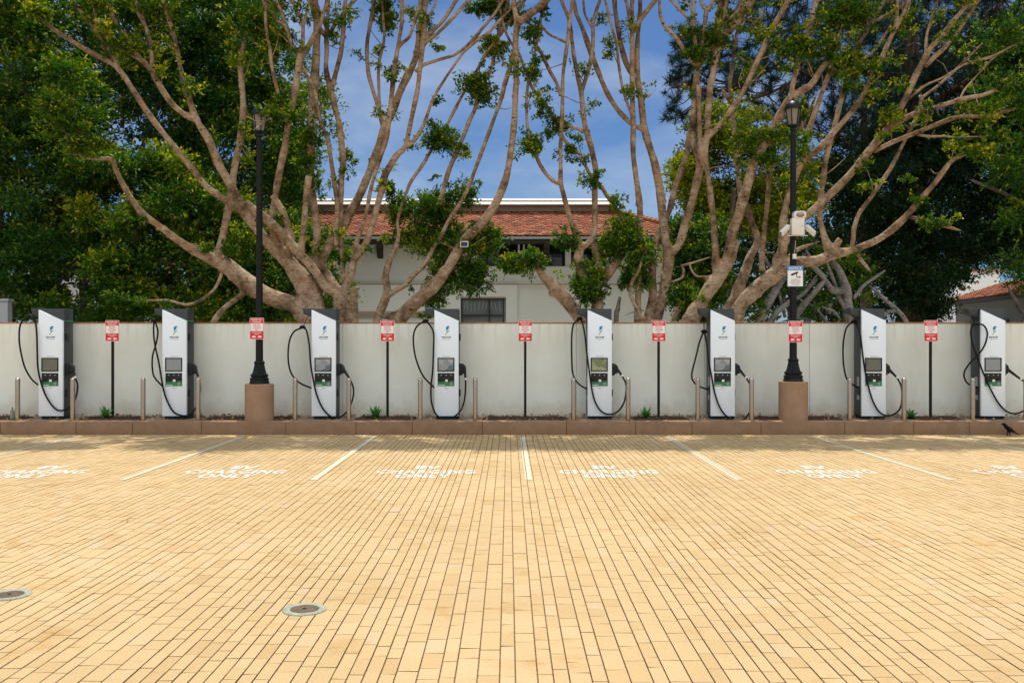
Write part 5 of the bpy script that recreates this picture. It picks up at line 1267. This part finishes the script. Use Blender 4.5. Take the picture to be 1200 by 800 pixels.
m = MB(); m.box(bx(558), bx(713), -0.05, 0.252, bz(314)+oz, bz(312.2)+oz); m.build('sill', M_bwall, bd)
# glazing behind the open gallery
wn = MB(); wn.box(bx(556), bx(715), 0.9, 0.96, bz(316)+oz, 5.0); wn = wn.build('window', M_pane, bd)
m = MB()
for x in (570, 590, 625, 645, 680, 700): m.box(bx(x)-0.03, bx(x)+0.03, 0.86, 0.899, bz(316)+oz, 5.0)
m.box(bx(556), bx(715), 0.855, 0.898, bz(297)+oz-0.03, bz(297)+oz+0.02); m.build('frame', M_frame, wn)
m = MB()
for xa, xb in ((594, 606), (617, 633), (645, 648), (683, 690)): m.box(bx(xa), bx(xb), 0.84, 0.854, bz(301)+oz, bz(296)+oz)
m.build('blind', M_gutter, wn)
# street level window
wn = MB().box(bx(541), bx(591), -0.06, -0.03, bz(384)+oz, bz(350)+oz).build('window', M_pane2, bd)
m = MB()
for xa, xb in ((540.5, 542.3), (572.6, 574.4), (589.4, 591)): m.box(bx(xa), bx(xb), -0.125, -0.061, bz(384)+oz, bz(350)+oz)
for y in (350.2, 369.5): m.box(bx(540.5), bx(591), -0.12, -0.0615, bz(y)+oz-0.03, bz(y)+oz+0.02)
m.build('frame', M_frame, wn)
m = MB(); m.box(bx(539), bx(592), -0.165, -0.05, bz(349.6)+oz, bz(348)+oz); m.build('lintel', M_btrim, wn)
# pale tilted blind slats against the front of the pane
m = MB()
for k in range(11):
    xa = bx(544+k*4.2); sh = rng.uniform(-0.09, 0.09); zt, zb = bz(353.5+rng.uniform(-1, 2))+oz, bz(364+rng.uniform(-2, 3))+oz
    m.prism([(xa-0.014, zb), (xa+0.014, zb), (xa+sh+0.014, zt), (xa+sh-0.014, zt)], -0.066-k*0.0001, -0.0605)
m.build('blind', mat('blind_grey', (0.22, 0.24, 0.235), rough=0.6), wn)
# roof
EY = -1.2; EZ = 1.72+(400-275.5)*(BW+EY)/F+oz
TY = 2.3; TZ = 1.72+(400-248)*(BW+TY)/F+oz
xt = (716-CX)*(BW+TY)/F; xe = (829-CX)*(BW+EY)/F
rf = tiles(lambda u: XL-0.5, lambda u: xe+(xt-xe)*u, EY, EZ, TY, TZ, 24, 0.19, 0.014, 0.012)
rf = link('roof', rf, M_tile, bd)
m = bmesh.new()
a = [m.verts.new(p) for p in ((XL-0.5, EY+0.02, EZ-0.03), (xe, EY+0.02, EZ-0.03), (xt, TY, TZ-0.03), (XL-0.5, TY, TZ-0.03))]; m.faces.new(a)
c = [m.verts.new(p) for p in ((xe, EY+0.02, EZ-0.03), (xe, 8, EZ-0.03), (xt, 6, TZ-0.03), (xt, TY, TZ-0.03))]; m.faces.new(c)
me = bpy.data.meshes.new('deck'); m.to_mesh(me); m.free(); link('roof_deck', me, M_tile, rf)
# hip ridge tiles
q = []
for k in range(22):
    u = k/22; p0 = Vector((xe, EY, EZ+0.05)).lerp(Vector((xt, TY, TZ+0.05)), u); p1 = Vector((xe, EY, EZ+0.05)).lerp(Vector((xt, TY, TZ+0.05)), u+0.05)
    q.append((p0, p1))
m = MB()
for p0, p1 in q: m.tube([p0, p1], [0.10, 0.085], 8)
m.build('ridge_tiles', M_coping, rf)
m = MB(); m.box(XL-0.5, xe-0.03, EY-0.02, EY+0.04, EZ-0.20, EZ-0.035); m.box(XL-0.4, xe-0.06, EY+0.06, -0.003, EZ-0.16, EZ-0.10); m.box(xe-0.09, xe-0.032, EY+0.05, 7, EZ-0.19, EZ-0.04); m.build('eave', M_dark, bd)
m = MB(); m.box(XL-0.5, xe-0.02, EY-0.09, EY-0.022, EZ-0.125, EZ-0.055); m.build('gutter', M_gutter, bd)
for x in (446, 520, 580, 640, 700, 760):
    MB().prism([(EY+0.15, EZ-0.165), (-0.005, EZ-0.165), (-0.005, EZ-0.62), (-0.15, EZ-0.55), (-0.35, EZ-0.32)], bx(x)-0.09, bx(x)+0.09, 0.01, axis='x').build('bracket', M_dark, bd)
# parapet block above
m = MB(); pz0 = TZ-0.3
def pzz(y): return 1.72+(400-y)*(BW+TY+0.05)/F+oz
m.box(XL-0.5, xt+0.02, TY+0.05, TY+6, pz0, pzz(242.5)); m.build('parapet', M_bwhite, bd)
m = MB(); m.prism([(TY-0.42, pzz(242.2)), (TY-0.42, pzz(241.6)), (TY-0.24, pzz(237.9)), (TY-0.005, pzz(237.7)), (TY+6.06, pzz(237.7)), (TY+6.06, pzz(242.4)), (TY+0.04, pzz(242.4))], XL-0.5, xt+0.08, axis='x').prism([(TY-0.17, pzz(236.4)), (TY-0.17, pzz(235.9)), (TY-0.04, pzz(233.2)), (TY+6.1, pzz(233.2)), (TY+6.1, pzz(236.4))], XL-0.5, xt+0.14, axis='x'); m.build('parapet_cap', M_bwhite, bd)
m = MB(); m.box(XL-0.5, xt+0.10, TY-0.05, TY+6.07, pzz(237.5), pzz(236.45)); m.build('parapet_band', M_coping, bd)

# =================================================================== SMALL HOUSE, RIGHT
A0 = Vector((P(1104, 356, 46).x, 46, 0)); B0 = Vector((P(1190, 340, 36).x, 33.0, 0))
hd = empty('house', (A0.x, A0.y, KZ-0.02)); tag(hd, 'low house with orange tiled roof behind the rightmost charger', 'building')
d = (B0-A0); Ln = d.length; ang = math.atan2(d.y, d.x); hd.rotation_euler = (0, 0, ang)
ez = 3.45
MB().box(0.3, Ln, 0.55, 0.8, 0, ez-0.02).box(0.3, 0.55, 0.801, 7, 0, ez-0.02).build('wall', mat('house_plaster', (0.13, 0.14, 0.125), rough=0.9), hd)
for x in (1.6, 3.6, 6.0, 8.4, 10.6):
    w = MB().box(x, x+0.85, 0.50, 0.545, 0.9, 2.35).build('window', M_pane, hd)
    MB().box(x-0.08, x, 0.47, 0.548, 0.82, 2.43).box(x+0.85, x+0.93, 0.47, 0.548, 0.82, 2.43).box(x, x+0.85, 0.47, 0.548, 2.35, 2.43).box(x, x+0.85, 0.47, 0.548, 0.82, 0.9).build('frame', M_frame, w)
rt = tiles(lambda u: 0.0, lambda u: Ln+0.4, -0.1, ez, 3.0, ez+1.0, 11, 0.25, 0.05, 0.025)
rf = link('roof', rt, M_tile, hd)
m = bmesh.new(); a = [m.verts.new(p) for p in ((0, -0.08, ez-0.03), (Ln+.4, -0.08, ez-0.03), (Ln+.4, 3.0, ez+0.97), (0, 3.0, ez+0.97))]; m.faces.new(a)
c = [m.verts.new(p) for p in ((0, 3.0, ez+0.98), (Ln+.4, 3.0, ez+0.98), (Ln+.4, 6.2, ez-0.03), (0, 6.2, ez-0.03))]; m.faces.new(c)
m.faces.new([m.verts.new(p) for p in ((0.05, 0.0, ez-0.03), (0.05, 6.1, ez-0.03), (0.05, 3.0, ez+0.95))])
me = bpy.data.meshes.new('deck'); m.to_mesh(me); m.free(); link('roof_deck', me, M_tile, rf)
MB().box(0, Ln+0.4, -0.12, -0.085, ez-0.18, ez-0.03).box(0.05, Ln+0.35, -0.084, 0.548, ez-0.14, ez-0.08).build('eave', M_dark, hd)
# white house fronts far behind
def white_house(x0, x1, y_top, D, label):
    a, c = P(x0, y_top, D), P(x1, y_top, D)
    t = empty('house', ((a.x+c.x)/2, D, KZ-0.02)); tag(t, label, 'building')
    w = (c.x-a.x)/2; h = a.z-KZ
    MB().box(-w, w, 0, 6, 0, h).build('wall', M_bwhite, t)
    MB().box(-w-0.15, w+0.15, -0.15, 6.15, h+0.002, h+0.14).build('roof', M_coping, t)
    wd = MB().box(-0.5, 0.5, -0.03, -0.004, h*0.35, h*0.35+1.2).build('window', M_pane, t)
white_house(48, 124, 316, 42, 'white house glimpsed through the leaves above the leftmost charger')
white_house(1118, 1172, 318, 62, 'white house front far behind the orange tiled roof')
t = empty('garden_wall', (P(0, 350, 21).x, 21.0, KZ-0.02)); tag(t, 'pale grey wall end at the far left behind the boundary wall', 'wall')
MB().box(-2.5, P(9, 350, 21).x-P(0, 350, 21).x, 0, 0.2, 0, P(0, 352, 21).z-KZ, 0.01).build('wall_panel', M_gutter, t)
MB().box(-2.55, P(9, 350, 21).x-P(0, 350, 21).x+0.03, -0.03, 0.23, P(0, 352, 21).z-KZ+0.002, P(0, 352, 21).z-KZ+0.06, 0.01).build('coping', M_gutter, t)
# garden lamps behind the wall
def garden_lamp(D, heads, label, k):
    x0 = sum(h[0] for h in heads)/len(heads); p = P(x0, 400, D)
    t = empty('garden_lamp', (p.x, D, KZ-0.02)); tag(t, label, 'street lamp', 'garden lamps behind the wall')
    zmin = min(P(0, h[1], D).z for h in heads)-KZ+0.02
    MB().lathe([(0.09, 0), (0.09, 0.3), (0.05, 0.36), (0.04, zmin-0.25)], 16).build('pole', M_lamp, t, True)
    arm = MB()
    for hx, hy in heads:
        q = P(hx, hy, D); z = q.z-KZ+0.02
        arm.tube([(0, 0, zmin-0.3), (0.5*(q.x-p.x), 0, zmin-0.32), (q.x-p.x, 0, z-0.12*k)], 0.025, 8)
    arm.build('arm', M_lamp, t, True)
    for hx, hy in heads:
        q = P(hx, hy, D); lantern_parts(t, q.z-KZ+0.02, k, (q.x-p.x, 0))
garden_lamp(23.0, [(267, 352)], 'single black lantern lamp behind the wall beneath the long low limb', 1.0)
garden_lamp(25.2, [(958, 366), (971.5, 368)], 'lower pair of black lanterns in front of the grey tangle of limbs', 1.0)
garden_lamp(27.0, [(982.5, 352), (994, 350)], 'upper pair of black lanterns beside the dark trunk', 1.0)

# =================================================================== CAMERA, LIGHT, SKY
cam = bpy.data.cameras.new('camera'); co = bpy.data.objects.new('camera', cam); col.objects.link(co)
co.location = (0, 0, CAMZ); co.rotation_euler = (R(90), 0, 0)
cam.sensor_width = 36; cam.lens = 36*F/1200; cam.shift_x = (600-CX)/1200; cam.clip_end = 600; cam.clip_start = 0.1
scene.camera = co
EL, AZ = R(66), R(4)       # azimuth from +Y towards +X
sd = Vector((math.sin(AZ)*math.cos(EL), math.cos(AZ)*math.cos(EL), math.sin(EL)))
sl = bpy.data.lights.new('sun', 'SUN'); sl.energy = SUN; sl.angle = R(0.53); sl.color = (1.0, 0.93, 0.82)
so = bpy.data.objects.new('sun', sl); col.objects.link(so); so.rotation_euler = (-sd).to_track_quat('-Z', 'Y').to_euler()
w = bpy.data.worlds.new('World'); scene.world = w; w.use_nodes = True; nt = w.node_tree
bg = nt.nodes['Background']
sky = nt.nodes.new('ShaderNodeTexSky'); sky.sky_type = 'NISHITA'; sky.sun_disc = False; sky.sun_elevation = EL; sky.sun_rotation = AZ
sky.air_density = 1.0; sky.dust_density = 0.6; sky.ozone_density = 3.0
tc = nt.nodes.new('ShaderNodeTexCoord')
mp = nt.nodes.new('ShaderNodeMapping'); mp.inputs['Scale'].default_value = (1.6, 1.6, 4.2); mp.inputs['Location'].default_value = (0.35, 0.2, 0.1); nt.links.new(tc.outputs['Generated'], mp.inputs['Vector'])
n = node(nt, 'ShaderNodeTexNoise', Scale=2.7, Detail=8.0, Roughness=0.58, Distortion=0.3); nt.links.new(mp.outputs[0], n.inputs['Vector'])
cr = ramp(nt, n.outputs['Fac'], [(0.42, (0.05, 0.05, 0.05)), (0.54, (0.22, 0.22, 0.22)), (0.70, (0.52, 0.52, 0.52))])
skyb = mixc(nt, 1.0, sky.outputs['Color'], SKYTINT, 'MULTIPLY')
skyc = mixc(nt, cr.outputs['Color'], skyb, CLOUD)
# added bright sky behind the camera, an unseen fill for the shaded fronts
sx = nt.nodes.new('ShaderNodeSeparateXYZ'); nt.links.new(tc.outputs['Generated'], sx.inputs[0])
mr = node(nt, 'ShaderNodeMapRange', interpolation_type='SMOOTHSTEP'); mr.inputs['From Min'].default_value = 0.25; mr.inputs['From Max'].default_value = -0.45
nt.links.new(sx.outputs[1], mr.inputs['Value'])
fill_col = ramp(nt, n.outputs['Fac'], [(0.25, tuple(c*0.75 for c in SKYFILL)), (0.7, SKYFILL)])
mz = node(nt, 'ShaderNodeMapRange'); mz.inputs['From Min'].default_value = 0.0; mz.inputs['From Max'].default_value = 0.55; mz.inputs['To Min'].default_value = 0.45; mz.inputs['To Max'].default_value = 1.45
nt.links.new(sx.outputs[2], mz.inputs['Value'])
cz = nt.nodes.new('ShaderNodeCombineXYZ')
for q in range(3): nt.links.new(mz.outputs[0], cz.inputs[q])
fillc = mixc(nt, 1.0, fill_col.outputs['Color'], cz.outputs[0], 'MULTIPLY')
skyc = mixc(nt, mr.outputs[0], skyc, fillc)
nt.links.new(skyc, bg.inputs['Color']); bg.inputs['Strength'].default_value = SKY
vs = scene.view_settings; scene.display_settings.display_device = 'sRGB'
vs.view_transform = 'Standard'; vs.look = 'None'; vs.exposure = EXPO; vs.gamma = 1.0; vs.use_curve_mapping = False
scene.render.engine = 'CYCLES'
scene.cycles.max_bounces = 6; scene.cycles.diffuse_bounces = 3; scene.cycles.transmission_bounces = 4; scene.cycles.glossy_bounces = 2
scene.render.resolution_x = 1024; scene.render.resolution_y = 682
